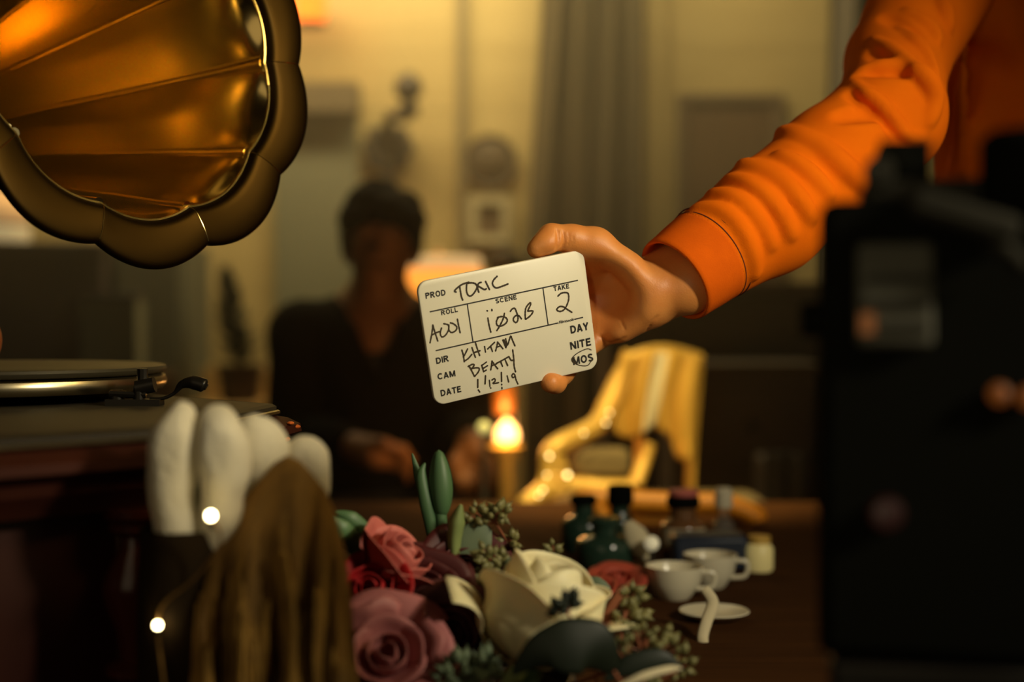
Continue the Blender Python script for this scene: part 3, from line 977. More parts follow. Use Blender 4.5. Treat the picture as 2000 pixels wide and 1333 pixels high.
# chipped paint showing on the corner of the lid
ch = MB()
for (x, y, z, r) in ((A_[0] + .014, A_[1] - .004, GZ - .018, .0035), (A_[0] + .006, A_[1] - .014, GZ - .027, .005), (A_[0] + .004, A_[1] - .03, GZ - .027, .005), (A_[0] + .012, A_[1] - .02, GZ - .014, .003)):
    ch.sphere((x, y, z), r, 8, 6, (1, 1.4, .5))
tag(ch.build('chipped_patch', mat('orange_bare_wood', (.60, .13, .02), .5), G), 'orange chipped patches on the lid corner')
cprof = [(.020, 0), (.020, .010), (.012, .014), (.012, .020), (.019, .026), (.019, .032), (.010, .038), (.013, .060), (.0195, .080), (.021, .092), (.018, .104), (.010, .122), (.0095, .130), (.017, .135), (.017, .141), (.021, .146), (.021, .152)]
for i, q in enumerate((C_, D_, A_)):
    c = inset(POLY, .014)[POLY.index(q)]
    zb = TZ + .046
    zs = (GZ - .050 - zb) / .152
    MB().lathe([(r, z * zs) for r, z in cprof], (c[0], c[1], zb), n=28).build('turned_column', M['columnwood'], G)
# turntable platter
PC = (-.446, 1.20)
MB().lathe([(.0, .0), (.006, 0), (.006, -.008), (.04, -.008), (.135, -.004), (.147, -.003), (.1500, .0005), (.1505, .004), (.149, .0075), (.146, .009), (.0, .009)][1:], (PC[0], PC[1], GZ + .0115), n=96, caps=True).build('turntable_platter', M['nickel'], G)
MB().lathe([(.009, 0), (.009, .008)], (PC[0], PC[1], GZ)).build('spindle_bearing', M['blackmetal'], G)
rec = MB().lathe([(.003, 0), (.147, 0), (.1495, .0015), (.1505, .004), (.1495, .0062), (.147, .007), (.05, .0055), (.003, .0055)], (PC[0], PC[1], GZ + .0215), n=96).build('shellac_record', M['record'])
tag(rec, 'thick dark record lying on the gramophone turntable', 'record')
# speed lever
br = MB()
b0 = Vector((-.292, 1.10, GZ))
br.box(b0 + Vector((0, 0, .003)), (.042, .016, .005))
br.lathe([(.006, 0), (.006, .006), (.004, .008)], b0 + Vector((-.014, 0, .005)), n=16)
br.lathe([(.0045, 0), (.0045, .010), (.003, .011)], b0 + Vector((.004, -.003, .005)), n=16)
br.tube([b0 + Vector((-.018, -.004, .010)), b0 + Vector((.010, -.004, .009))], .0028, 8)
br.tube([b0 + Vector((.002, -.002, .014)), b0 + Vector((.016, -.002, .017))], .0062, 14)
br.tube([b0 + Vector((.006, 0, .017)), b0 + Vector((.006, 0, .029))], .0042, 10)
br.build('lever_bracket', M['blackmetal'], G, angle=30)
lev = MB()
lp = catmull([b0 + Vector((.012, 0, .006)), b0 + Vector((.022, -.002, .006)), b0 + Vector((.031, -.003, .010)), b0 + Vector((.037, -.004, .0165)), b0 + Vector((.045, -.005, .0185)), b0 + Vector((.053, -.006, .0168)), b0 + Vector((.057, -.006, .0148))], 6)
rad = []
for i, p in enumerate(lp):
    t = i / (len(lp) - 1)
    rad.append(.0014 + .0042 * max(0, min(1, (t - .35) / .35)) * (1 if t < .9 else max(.3, (1 - t) / .1)))
lev.tube(lp, rad, 12)
lev.build('speed_lever', M['blackmetal'], G)
# tone arm and sound box
ta = MB()
ta.tube(catmull([(-.80, 1.44, 1.04), (-.72, 1.42, 1.075), (-.60, 1.30, 1.075), (-.49, 1.14, 1.062), (-.425, 1.06, 1.045)], 8), [.020] * 33, 16)
ta.build('tone_arm', M['mahogany'], G)
tag(MB().sphere((-.398, 1.035, 1.033), .026, 24, 16, (1, .8, 1)).lathe([(.004, -.046), (.005, -.02)], (-.398, 1.035, 1.037)).build('sound_box', mat('brown_sound_box', (.22, .06, .018), .4, .3), G), 'round brown sound box on the tone arm')
MB().lathe([(.045, GZ + .0006), (.045, GZ + .01), (.028, GZ + .02), (.024, GZ + .10), (.03, GZ + .14)], (-.62, 1.08, 0)).build('horn_bracket', M['blackmetal'], G)

# horn
RO = P(272, 80, 1.115)
TH = P(-330, 300, 1.45)
HN = (RO - TH).normalized()
HX = Vector((0, 0, 1)).cross(HN).normalized() * -1
HX = (Vector((1, 0, 0)) - HN * HN.x).normalized()
HY = HX.cross(HN)
if HY.z > 0: HY = -HY            # HX to the right, HY downwards
HL = (RO - TH).length
NP = 10
PH0 = radians(28)
RB = .172


def horn_r(base, amp, th):
    a = (th - PH0) / (2 * pi) * NP
    f = abs(sin(pi * a))
    return base * (1 + amp * (f ** .9 - .62))


def horn_pt(r, s, th):
    return RO - HN * s + (HX * cos(th) + HY * sin(th)) * r


HPROF = [(.024, HL + .04, 0), (.030, HL * .9, -.01), (.046, HL * .72, -.03), (.064, HL * .55, -.045), (.082, HL * .40, -.05), (.098, HL * .275, -.05), (.111, HL * .175, -.046), (.123, HL * .095, -.03), (.1315, HL * .045, .0), (.1375, HL * .022, .034)]
LIP = [(.1385, HL * .018, .040), (.1425, .0035, .042), (.152, .0012, .055), (.163, .0000, .060), (.1720, .0004, .064), (.1748, .0028, .065), (.1744, .0062, .065), (.170, .0070, .065)]


def interp(pr, n):
    out = []
    for i in range(len(pr) - 1):
        for k in range(n):
            t = k / n
            p0, p1, p2, p3 = pr[max(i - 1, 0)], pr[i], pr[i + 1], pr[min(i + 2, len(pr) - 1)]
            out.append(tuple(.5 * (2 * b + (c - a) * t + (2 * a - 5 * b + 4 * c - d) * t * t + (3 * b - a - 3 * c + d) * t ** 3) for a, b, c, d in zip(p0, p1, p2, p3)))
    return out + [pr[-1]]


NT = 360
hm = MB().rings([[horn_pt(horn_r(r, a, 2 * pi * j / NT), s, 2 * pi * j / NT) for j in range(NT)] for r, s, a in interp(HPROF + LIP[:1], 5)], True, False)
horn = hm.build('horn', M['brass'], G, angle=180, solid=.0012)
tag(horn, 'polished brass horn bell of ten petal panels')
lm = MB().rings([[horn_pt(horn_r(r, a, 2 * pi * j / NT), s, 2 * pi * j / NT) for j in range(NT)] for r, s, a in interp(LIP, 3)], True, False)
lip = lm.build('rim', mat('horn_rim_dark_reflection', (.036, .020, .005), .42, 1, col2=(.027, .015, .0035), scale=14), horn, angle=180, solid=.001)  # brass rim; the dark room it mirrors is put into its colour
tag(lip, 'broad scalloped brass rim, its dark reflection put into the colour')
for k in range(NP):
    th = PH0 + 2 * pi * k / NP
    pr = [q for q in interp(HPROF, 4)]
    pts = [horn_pt(horn_r(r, a, th) - .0006, s, th) for r, s, a in pr]
    tw = HX * -sin(th) + HY * cos(th)
    rbm = MB().tube(pts, [.0022 + .0020 * i / len(pts) for i in range(len(pts))], 10)
    for sg in (-1, 1):
        rbm.tube([p + tw * sg * (.0030 + .0030 * i / len(pts)) for i, p in enumerate(pts)], [.0006 + .0010 * i / len(pts) for i in range(len(pts))], 8)
    rbm.build('seam_rib', M['rib'], horn)
fr = [horn_pt(horn_r(.1384, .040, 2 * pi * j / NT) - .0004, HL * .018, 2 * pi * j / NT) for j in range(NT + 1)]
MB().tube(fr, .0014, 6).build('fold_bead', M['brass'], horn)
for k in range(NP):
    th = PH0 + 2 * pi * k / NP
    MB().tube([horn_pt(horn_r(r, a, th) + .0001, s - .0006, th) for r, s, a in interp(LIP[:5], 3)], .0004, 6).build('rim_seam', M['brass'], horn)
# elbow joining the horn to the tone arm
MB().tube(catmull([TH - HN * .03, TH - HN * .09 + Vector((0, .01, -.03)), TH - HN * .10 + Vector((0, -.02, -.10)), Vector((-.80, 1.46, 1.09)), Vector((-.80, 1.44, 1.03))], 8), [.026] * 33, 20).build('horn_elbow', M['brass'], G)
MB().lathe([(.04, .0), (.04, .012), (.03, .02), (.028, 1.05 - GZ)], (-.80, 1.44, GZ)).build('elbow_post', M['blackmetal'], G)
MB().prism([(-.86, 1.50), (-.86, 1.36), (-.60, 1.20), (-.50, 1.36)], GZ - .02, GZ).build('rear_bracket_board', M['mahogany'], G)


# ------------------------------------------------------------------ soft white blooms behind the gold shawl
def puff(name, label, petals, group=None):
    t = thing(name, label, 'ornament', petals[0][0][0], group)
    for i, (pts, rs, mm) in enumerate(petals):
        s = SDF()
        pts = [np.array(p) for p in pts]
        s.chain(pts, rs, .02)
        r = random.Random(len(name) + i * 7 + int(pts[0][0] * 1e4))
        for k in range(14):
            j = r.randrange(len(pts) - 1)
            u = r.random()
            c = pts[j] * (1 - u) + pts[j + 1] * u
            rr = rs[j] * (1 - u) + rs[j + 1] * u
            dv = np.array([r.uniform(-1, 1), r.uniform(-1, .2), r.uniform(-.6, .6)])
            dv /= np.linalg.norm(dv)
            s.ell(c + dv * rr * .72, (rr * .45, rr * .45, rr * .6), .012)
        lo = np.min(pts, 0) - max(rs) * 1.6
        hi = np.max(pts, 0) + max(rs) * 1.6
        sdf_obj('petal', [s.mesh(.0026, lo, hi)], M[mm], t, 2)
    return t


PD = .815
k_ = PD / FPX
puff('fabric_bloom', 'tall white two-lobed fluffy bloom with the shade of its hollow coloured grey, behind the gold shawl', [
    ([P(358, 806, PD), P(340, 870, PD - .006), P(334, 940, PD - .004), P(345, 1030, PD + .004), P(352, 1130, PD + .012)], [23 * k_, 27 * k_, 28 * k_, 27 * k_, 22 * k_], 'puff'),
    ([P(430, 818, PD), P(434, 870, PD - .008), P(439, 930, PD - .006), P(430, 1010, PD + .002), P(420, 1130, PD + .012)], [27 * k_, 30 * k_, 28 * k_, 23 * k_, 18 * k_], 'puff'),
    ([P(392, 830, PD + .022), P(388, 900, PD + .016), P(392, 980, PD + .016), P(395, 1130, PD + .02)], [20 * k_, 24 * k_, 24 * k_, 20 * k_], 'puffshade')])
puff('fabric_bloom', 'round white fluffy bloom between the two-lobed bloom and the gold peak', [
    ([P(500, 850, PD + .02), P(512, 885, PD + .02), P(510, 960, PD + .024), P(505, 1100, PD + .03)], [33 * k_, 37 * k_, 24 * k_, 14 * k_], 'puff')])
puff('fabric_bloom', 'small narrow white fluffy bloom rightmost behind the gold shawl', [
    ([P(590, 880, PD + .03), P(600, 905, PD + .03), P(606, 945, PD + .034), P(600, 1100, PD + .04)], [20 * k_, 25 * k_, 18 * k_, 9 * k_], 'puff'),
    ([P(573, 890, PD + .045), P(580, 935, PD + .045), P(585, 1100, PD + .05)], [16 * k_, 18 * k_, 9 * k_], 'puffshade')])


def fairy(p, r, mm, label, group):
    t = thing('fairy_light', label, 'light', p, group)
    MB().sphere(p, r, 12, 8).build('bulb', M[mm], t)
    MB().lathe([(r * .6, 0), (r * .5, r * 1.6), (r * .2, r * 2)], Vector(p) + Vector((0, r * .3, -r * 2.6)), n=8).build('socket', M['blackplastic'], t)
    return t


fairy(P(412, 1008, .782), .0026, 'bulb', 'lit fairy bulb at the foot of the tall white bloom', 'loose fairy lights')
fairy(P(308, 1222, .80), .0021, 'bulb', 'lit fairy bulb low beside the dark turned column', 'loose fairy lights')
MB().tube(catmull([P(412, 1010, .786), P(430, 1060, .79), P(380, 1130, .80), P(320, 1180, .803), P(308, 1226, .803), P(316, 1300, .80), P(330, 1420, .78)], 8), .0008, 6).build('light_wire', M['wirecopper'])
tag(bpy.data.objects['light_wire'], 'thin wire joining the two loose fairy bulbs', 'wire')

# ------------------------------------------------------------------ gold fringed shawl over a small box
pn = MB().lathe([(.026, TZ), (.028, TZ + .004), (.030, TZ + .10), (.0285, P(380, 1036, .82).z), (.026, P(380, 1036, .82).z), (.027, TZ + .09), (.001, TZ + .08)], (P(366, 1036, .83).x, .832, 0), n=32)
tag(pn.build('planter', M['planter']), 'dark brown planter holding the tall white bloom, half under the shawl', 'planter')
bx_ = MB()
bx_.box((-.155, .818, TZ + .045), (.085, .030, .09))
tag(bx_.build('prop_box', M['darkchest'], bevel=.006), 'small dark box buried beneath the gold shawl', 'box')
TOPL = [(405, 1062), (425, 1036), (448, 1008), (480, 970), (508, 938), (534, 908), (558, 894), (584, 904), (612, 932), (636, 962), (652, 1000), (666, 1050), (676, 1110), (684, 1190)]


def top_at(t):
    x = t * (len(TOPL) - 1)
    i = min(int(x), len(TOPL) - 2)
    u = x - i
    return TOPL[i][0] * (1 - u) + TOPL[i + 1][0] * u, TOPL[i][1] * (1 - u) + TOPL[i + 1][1] * u


SH = thing('gold_shawl', 'gold fringed shawl draped over a box beside the bouquet', 'shawl', (-.2, .78, TZ))


def shawl_pt(u, v):
    # u along the cloth, v from the back over the ridge and down to the fringe
    px, py = top_at(u)
    ridge_p = P(px, py, .795 + .03 * (1 - u))
    if v < .2:
        w = v / .2
        return ridge_p + Vector((0, .05 * (1 - w), -.10 * (1 - w) ** 1.3))
    w = (v - .2) / .8
    drop = max(ridge_p.z - (TZ + .004), .01)
    fold = .0085 * sin(u * 34 + 1.3 * sin(u * 9)) * min(1, w * 2.2) + .004 * sin(u * 71 + w * 3) * w + .003 * sin(w * 11 + u * 17) * w
    swag = .006 * sin(w * 9 + u * 5) * (1 - abs(2 * u - 1))
    dx = (.020 * (u - .45)) * w
    return ridge_p + Vector((dx + .004 * sin(u * 50 + w * 4) * w, -(.018 * math.sin(min(w, .35) / .35 * pi / 2) + .012 * w) + fold + swag, -drop * (w ** 1.12)))


MB().grid(shawl_pt, 150, 70).build('cloth', M['shawl'], SH, angle=180, solid=.0016)
fm = MB()
for i in range(150):
    u = (i + .5) / 150
    r = random.Random(i)
    pts = []
    v0 = .36 + .20 * abs(sin(u * 13)) + r.uniform(-.03, .03)
    for k in range(8):
        v = v0 + (1 - v0) * k / 7
        q = shawl_pt(min(max(u + r.uniform(-.004, .004), 0), 1), v)
        pts.append(q + Vector((r.uniform(-.0012, .0012), -.0035 + r.uniform(-.002, .001), 0)))
    fm.tube(pts, [.0012, .0015, .0013, .0012, .0014, .0012, .0012, .0008], 5)
tag(fm.build('fringe', M['fringe'], SH), 'long gold thread fringe')


# ------------------------------------------------------------------ flowers
def frame_of(axis, roll=0.0):
    z = Vector(axis).normalized()
    x = z.orthogonal().normalized()
    y = z.cross(x)
    return Matrix((x * cos(roll) + y * sin(roll), y * cos(roll) - x * sin(roll), z)).transposed()


def petal_fn(O, Rm, th, r0, r1, h, wid, tip=.12, curl=.3, lean=0.0, cup=.9, wav=0.0, seed=0, z0=0.0):
    """one petal: v up the petal, u across it; belly radius r0, mouth radius r1"""

    def fn(u_, v):
        u = u_ * 2 - 1
        a = th + u * wid * (math.sin(min(1, v * 1.5 + .12) * pi / 2) ** .7)
        prof = r0 * math.sin(min(v * 1.35, 1) * pi / 2) ** .8
        r = prof + (r1 - r0) * max(0, (v - .35) / .65) ** 1.6
        r += curl * r0 * max(0, v - .72) ** 2 * 6 * (.6 + .4 * abs(u))
        r += wav * r0 * sin(u * 5 + seed) * v * v
        zt = h * (v ** .95) * (1 - tip * abs(u) ** 2.4 - (1 - cup) * u * u) - curl * h * max(0, v - .78) ** 2 * 4
        p = Vector((r * cos(a), r * sin(a), z0 + zt))
        return O + Rm @ (p + Vector((lean * cos(th), lean * sin(th), 0)) * v)

    return fn


def rose(label, O, axis, R, H_, m, group, seed=1, opening=.35, layers=6, stem_to=None, outer_curl=.5, extra=(), cat='flower', name='rose', roll=0):
    O = Vector(O)
    t = thing(name, label, cat, O, group)
    Rm = frame_of(axis, roll)
    rr = random.Random(seed)
    mb = MB()
    ang = rr.uniform(0, 6)
    for L in range(layers):
        f = (L + 1) / layers
        n = 2 if L == 0 else (3 if L < 2 else 5 if L < layers - 1 else 5)
        r0 = R * (.14 + .72 * f)
        r1 = r0 * (.62 + (opening + .5) * f * f)
        h = H_ * (1.02 - .16 * f + rr.uniform(-.03, .03))
        for k in range(n):
            th = ang + 2 * pi * k / n + rr.uniform(-.15, .15)
            mb.grid(petal_fn(O, Rm, th, r0 * rr.uniform(.95, 1.05), r1 * rr.uniform(.94, 1.06), h * rr.uniform(.95, 1.05), min(1.55, pi / n * 1.45), rr.uniform(.08, .2), outer_curl * f * f * rr.uniform(.6, 1.3), 0, .93,
                             .05 * f, seed + k), 12, 12)
        ang += 2.4
    for (th, r0, r1, h, wid, curl, z0) in extra:
        mb.grid(petal_fn(O, Rm, th, r0, r1, h, wid, .22, curl, 0, .9, .08, th, z0), 14, 16)
    mb.build('bloom', m, t, angle=180, solid=.0006)
    s = MB()
    for k in range(5):
        th = k * 2 * pi / 5
        s.grid(lambda u, v, th=th: O + Rm @ Vector(((R * .25 + R * .55 * v) * cos(th + (u - .5) * .6 * (1 - v)), (R * .25 + R * .55 * v) * sin(th + (u - .5) * .6 * (1 - v)), -.004 + .0 * v - R * .12 * v)), 3, 5)
    s.sphere(O - Rm @ Vector((0, 0, R * .08)), R * .24, 12, 8)
    s.build('calyx', M['leaf'], t, angle=180)
    if stem_to is not None:
        st = Vector(stem_to)
        MB().tube(catmull([O - Rm @ Vector((0, 0, R * .1)), O - Rm @ Vector((0, 0, .03)), (O - Rm @ Vector((0, 0, .03))) * .4 + st * .6, st], 6), .0026, 8).build('stem', M['leaf'], t)
    return t


VB = Vector((-.045, .965, TZ + .012))          # foot of the vase
rose('dusty pink rose opening to the right, topmost rose of the bouquet', P(738, 1142, .965), (.62, -.22, .75), .027, .040, M['pink'], 'roses of the bouquet', 3, .15, 4, VB + Vector((-.02, .01, .01)), .25)
rose('bright red rose under the dusty pink rose', P(735, 1172, .945), (-.2, -.8, .6), .022, .022, M['red'], 'roses of the bouquet', 5, .45, 4, VB + Vector((-.025, 0, .01)), .15)
rose('very dark red rose in the middle between the pink rose and the white rose', P(822, 1185, .965), (.05, -.8, .6), .026, .024, M['darkred'], 'roses of the bouquet', 8, .5, 6, VB + Vector((0, 0, .01)), .5)
rose('dark red rose below the broad eucalyptus leaf', P(902, 1135, 1.0), (.15, -.75, .6), .024, .022, M['darkred'], 'roses of the bouquet', 9, .5, 6, VB + Vector((.012, .01, .01)), .5)
rose('mauve rose at the bottom beside the gold fringe', P(757, 1300, .905), (.06, -.80, .60), .025, .026, M['mauve'], 'roses of the bouquet', 12, .75, 4, VB + Vector((-.02, -.02, .01)), .5,
     extra=( ((a_, .024, .031, .030, .62, .45, 0) for a_ in (1.0, 2.6, 4.2, 5.6))))
rose('dusky brown rose left of the white rose', P(882, 1262, .94), (-.05, -.85, .5), .026, .024, M['dusky'], 'roses of the bouquet', 15, .5, 6, VB + Vector((.0, -.01, .01)), .5)


# the big cream rose: petals laid one over another round a tilted axis
def cream_rose():
    O = P(1036, 1300, .915)
    ax = Vector((.28, .06, .95))
    t = thing('rose', 'big cream white rose at the front right of the bouquet', 'flower', O, 'roses of the bouquet')
    Rm = frame_of(ax)
    inv = Rm.transposed()

    def ang(v):
        q = inv @ Vector(v)
        return math.atan2(q.y, q.x)

    left, front, right, back = ang((-1, 0, 0)), ang((0, -1, 0)), ang((1, 0, 0)), ang((0, 1, .3))
    mb = MB()
    R, Hh = .040, .070

    def wrap(th, f, h, wid, close, flip=1, z0=0.0, out=0.0, tipx=0.0):
        # a broad petal hugging the bud: belly radius f*R, closing to close*R at the top, one edge lifted over its neighbour
        def fn(u_, v):
            u = u_ * 2 - 1
            a_ = th + u * wid * (.55 + .45 * math.sin(min(1, v * 1.6) * pi / 2))
            r = R * f * math.sin(min(v * 1.7 + .08, 1) * pi / 2) ** .7
            r += R * (close - f) * max(0, (v - .42) / .58) ** 1.5
            r += R * .10 * max(0, u * flip) ** 2 * v + R * out * max(0, v - .6) ** 2 * 6
            r += R * .02 * sin(u * 4 + th) * v
            z = z0 + h * v * (1 - .20 * abs(u - tipx) ** 2.6) - h * out * max(0, v - .8) ** 2 * 5
            return O + Rm @ Vector((r * cos(a_), r * sin(a_), z))
        mb.grid(fn, 20, 20)

    for k in range(3):
        wrap(front + k * 2.1, .42, Hh * .90, 1.3, .22, 1)
    for k in range(3):
        wrap(front + .7 + k * 2.1, .62, Hh * .97, 1.35, .36, -1)
    wrap(back, .86, Hh * 1.02, 1.3, .66, 1, out=.10)
    wrap(right + .2, .86, Hh * .90, 1.25, .70, -1, out=.25)
    wrap(left, .88, Hh * 1.0, 1.2, .62, 1, out=.12)
    wrap(front + .25, .96, Hh * .90, 1.15, .74, -1, out=.12, tipx=.2)
    wrap(right - .25, 1.0, Hh * .70, 1.0, .96, 1, out=.5)
    wrap((left + front) / 2 if abs(left - front) < pi else (left + front) / 2 + pi, 1.02, Hh * .84, .8, .92, 1, out=.30)
    wrap(left - .1, 1.05, Hh * .66, .62, 1.18, -1, out=.55, z0=-.003)
    mb.build('bloom', M['white'], t, angle=180, solid=.0007)
    MB().sphere(O - Rm @ Vector((0, 0, .003)), .010, 12, 8).build('calyx', M['leaf'], t)
    MB().tube(catmull([O - Rm @ Vector((0, 0, .003)), O - Rm @ Vector((0, 0, .035)), VB + Vector((.02, -.01, .01))], 6), .003, 8).build('stem', M['leaf'], t)


cream_rose()


def blade(pts, widths, cup=.25, side=None, n=16):
    """a leaf blade along a spine; returns a grid function"""
    sp_ = catmull(pts, 8)
    nn = len(sp_) - 1

    def fn(u_, v):
        x = v * nn
        i = min(int(x), nn - 1)
        f = x - i
        p = sp_[i].lerp(sp_[i + 1], f)
        t = (sp_[i + 1] - sp_[i]).normalized()
        view = (p - CAM).normalized()
        sd = t.cross(view).normalized() if side is None else (Vector(side) - t * t.dot(Vector(side))).normalized()
        nr = sd.cross(t)
        y = v * (len(widths) - 1)
        j = min(int(y), len(widths) - 2)
        w = widths[j] * (1 - (y - j)) + widths[j + 1] * (y - j)
        u = u_ * 2 - 1
        return p + sd * (u * w) + nr * (cup * w * (u * u - .3))

    return fn


def leafy(name, label, specs, cat='foliage', group=None, stem=None, stem_mat='leaf', stem_r=.0018, seeds=None, seed_mat='seed', seed_r=.0028):
    o0 = Vector(specs[0][0][0]) if specs else Vector(stem[0])
    t = thing(name, label, cat, o0, group)
    for pts, widths, mm, cup, side in specs:
        lf = MB().grid(blade([Vector(p) for p in pts], widths, cup, side), 10, 26).build('leaf', M[mm], t, angle=180, solid=.0005)
    if stem:
        MB().tube(catmull(stem, 8), stem_r, 7).build('stem', M[stem_mat], t)
    if seeds:
        sb, tw = MB(), MB()
        rr = random.Random(int(o0.x * 1e5) + 3)
        for (c, spread, n, root) in seeds:
            c = Vector(c)
            for k in range(n):
                d = Vector((rr.gauss(0, 1), rr.gauss(0, .8), rr.gauss(0, 1))).normalized()
                q = c + d * spread * rr.uniform(.45, 1)
                Rm = frame_of(d + Vector((0, 0, .3)))
                sr_ = seed_r * rr.uniform(.65, 1.15)
                sb.sphere(q, sr_, 8, 6, (1, 1, 1.35), Rm)
                sb.lathe([(sr_ * .3, 0), (sr_ * .05, sr_ * .9)], q + Rm @ Vector((0, 0, sr_ * 1.2)), Rm @ Vector((0, 0, 1)), 6)
                tw.tube([Vector(root), c * .6 + Vector(root) * .4 + d * spread * .2, q], [.0008, .0006, .0005], 5)
        sb.build('seed_cluster', M[seed_mat], t)
        tw.build('twig', M['twig'], t)
    return t


# tulip bud with its leaf
t = thing('tulip', 'closed green tulip bud standing tall above the bouquet', 'flower', P(864, 1005, 1.03))
k3 = 1.03 / FPX
for i, (dx, dd, w0) in enumerate(((0, .0035, 1), (-.0042, -.001, .8), (.0040, -.0035, .95))):
    base_, tip_ = P(862, 1008, 1.03), P(857, 880, 1.03)
    pts = []

    def fn(u_, v, dx=dx, dd=dd, w0=w0):
        u = u_ * 2 - 1
        p = base_.lerp(tip_, v)
        rad_ = 25 * k3 * w0 * (max(0.0, math.sin(min(1, v * .985 + .015) ** .82 * pi)) ** .5)
        a = u * 1.75
        cen = {0: pi / 2, -.0042: pi + .55, .0040: -.75}[dx]
        return p + Vector((cos(a + cen), sin(a + cen), 0)) * rad_ * .88 + Vector((dx * .25 * sin(pi * v), dd * .25 * sin(pi * v), 0))

    MB().grid(fn, 14, 24).build('petal', M['leaf'], t, angle=180, solid=.0008)
MB().tube(catmull([P(860, 996, 1.03), P(866, 1080, 1.03), P(880, 1180, 1.03), VB + Vector((.0, .02, .02))], 6), [.0045] * 19, 10).build('stem', M['leaf'], t)
MB().grid(blade([P(858, 1140, 1.028), P(846, 1050, 1.027), P(832, 985, 1.025), P(823, 930, 1.027), P(830, 905, 1.03)], [.0025, .0042, .0045, .0034, .0003], .5), 8, 26).build('leaf', M['leaf'], t, angle=180, solid=.0007)
leafy('tulip_leaf', 'narrow blue green leaf tip curling left of the tulip bud', [([P(842, 1060, 1.05), P(828, 985, 1.05), P(817, 930, 1.05), P(805, 886, 1.05)], [.002, .0028, .0030, .0003], 'leaf', .4, None)],
      'leaf', stem=[P(842, 1060, 1.05), P(852, 1130, 1.05), VB + Vector((-.005, .03, .02))])
leafy('tulip_leaf', 'pair of broad pale edged green leaves beside the gold fringe', [
    ([P(742, 1082, .99), P(712, 1042, .985), P(684, 1015, .98), P(655, 1000, .98)], [.004, .0065, .006, .0004], 'leaf', .45, None),
    ([P(705, 1085, .975), P(684, 1056, .97), P(666, 1035, .965), P(640, 1005, .965)], [.004, .0075, .0075, .0006], 'leaf', .45, None)], 'leaf',
      stem=[P(725, 1080, .985), P(780, 1150, .99), VB + Vector((-.02, .02, .02))])
leafy('lily_leaf', 'upright folded yellow green leaf right of the tulip stem', [
    ([P(888, 1105, .995), P(887, 1060, .993), P(892, 1022, .991), P(900, 986, .991)], [.003, .0048, .0058, .0008], 'palegreen', .9, None),
    ([P(884, 1085, 1.03), P(900, 1055, 1.03), P(925, 1028, 1.03)], [.001, .012, .002], 'leaf', .2, None)], 'leaf', stem=[P(893, 1104, 1.02), P(893, 1170, 1.02), VB + Vector((.005, .02, .02))])
leafy('eucalyptus_sprig', 'broad grey green eucalyptus leaf under the seed heads', [
    ([P(958, 1032, 1.0), P(940, 1046, .998), P(912, 1068, .997), P(892, 1086, .997)], [.0005, .0115, .013, .004], 'euc', .12, None)], 'foliage', 'eucalyptus sprigs',
      stem=[P(968, 1022, 1.0), P(985, 1050, 1.005), P(1000, 1080, 1.01), P(985, 1160, 1.0), VB + Vector((.02, .02, .02))], stem_mat='twig', stem_r=.0009,
      seeds=[(P(930, 1008, 1.0), .0085, 16, P(966, 1024, 1.0)), (P(975, 1000, 1.0), .0085, 16, P(966, 1024, 1.0)), (P(1002, 1062, 1.01), .0095, 15, P(992, 1050, 1.005)), (P(958, 1004, 1.0), .007, 10, P(966, 1024, 1.0))])
leafy('eucalyptus_sprig', 'dense seeded sprig between the dark roses and the cream rose', [
    ([P(985, 1130, .97), P(1000, 1105, .965), P(1016, 1090, .965)], [.001, .006, .0004], 'euc', .2, None)], 'foliage', 'eucalyptus sprigs', stem=[P(965, 1085, .975), P(965, 1150, .97), VB + Vector((.02, .0, .02))], stem_mat='twig', stem_r=.0009,
      seeds=[(P(958, 1092, .975), .012, 26, P(962, 1120, .975)), (P(940, 1118, .975), .010, 18, P(962, 1130, .975)), (P(985, 1105, .975), .010, 16, P(966, 1128, .975))])
leafy('eucalyptus_sprig', 'seeded sprig with a long slim leaf behind the cream rose', [
    ([P(1088, 1092, .985), P(1108, 1108, .983), P(1130, 1125, .98), P(1150, 1142, .98)], [.001, .005, .0055, .0003], 'euc', .2, None),
    ([P(1110, 1155, .97), P(1140, 1148, .968), P(1168, 1146, .966), P(1192, 1150, .966)], [.001, .007, .0065, .0004], 'euc', .2, None)], 'foliage', 'eucalyptus sprigs',
      stem=[P(1080, 1072, .985), P(1088, 1100, .985), P(1080, 1180, .97), VB + Vector((.03, .01, .02))], stem_mat='twig', stem_r=.0009,
      seeds=[(P(1080, 1075, .985), .007, 10, P(1086, 1092, .985)), (P(1092, 1098, .985), .008, 12, P(1088, 1110, .985)), (P(1078, 1112, .985), .007, 10, P(1086, 1116, .985))])
leafy('eucalyptus_sprig', 'small dark seed twig lying over the cream rose', [], 'foliage', 'eucalyptus sprigs', stem=[P(1100, 1190, .868), P(1118, 1212, .866), P(1150, 1262, .875), P(1165, 1320, .89), P(1150, 1420, .90)], stem_mat='twig', stem_r=.0008,
      seeds=[(P(1108, 1178, .868), .0075, 13, P(1110, 1198, .867)), (P(1092, 1192, .868), .006, 8, P(1108, 1200, .867)), (P(1152, 1242, .872), .007, 9, P(1146, 1252, .873))], seed_mat='darkleaf')
leafy('eucalyptus_sprig', 'big dark leaf across the foot of the cream rose', [
    ([P(1000, 1318, .845), P(1050, 1276, .840), P(1100, 1264, .838), P(1160, 1268, .842), P(1200, 1310, .85)], [.0006, .010, .0165, .017, .003], 'darkleaf', .15, None)], 'foliage', 'eucalyptus sprigs',
      stem=[P(1195, 1305, .85), P(1210, 1380, .87), VB + Vector((.04, -.03, .02))], stem_mat='twig', stem_r=.0012)
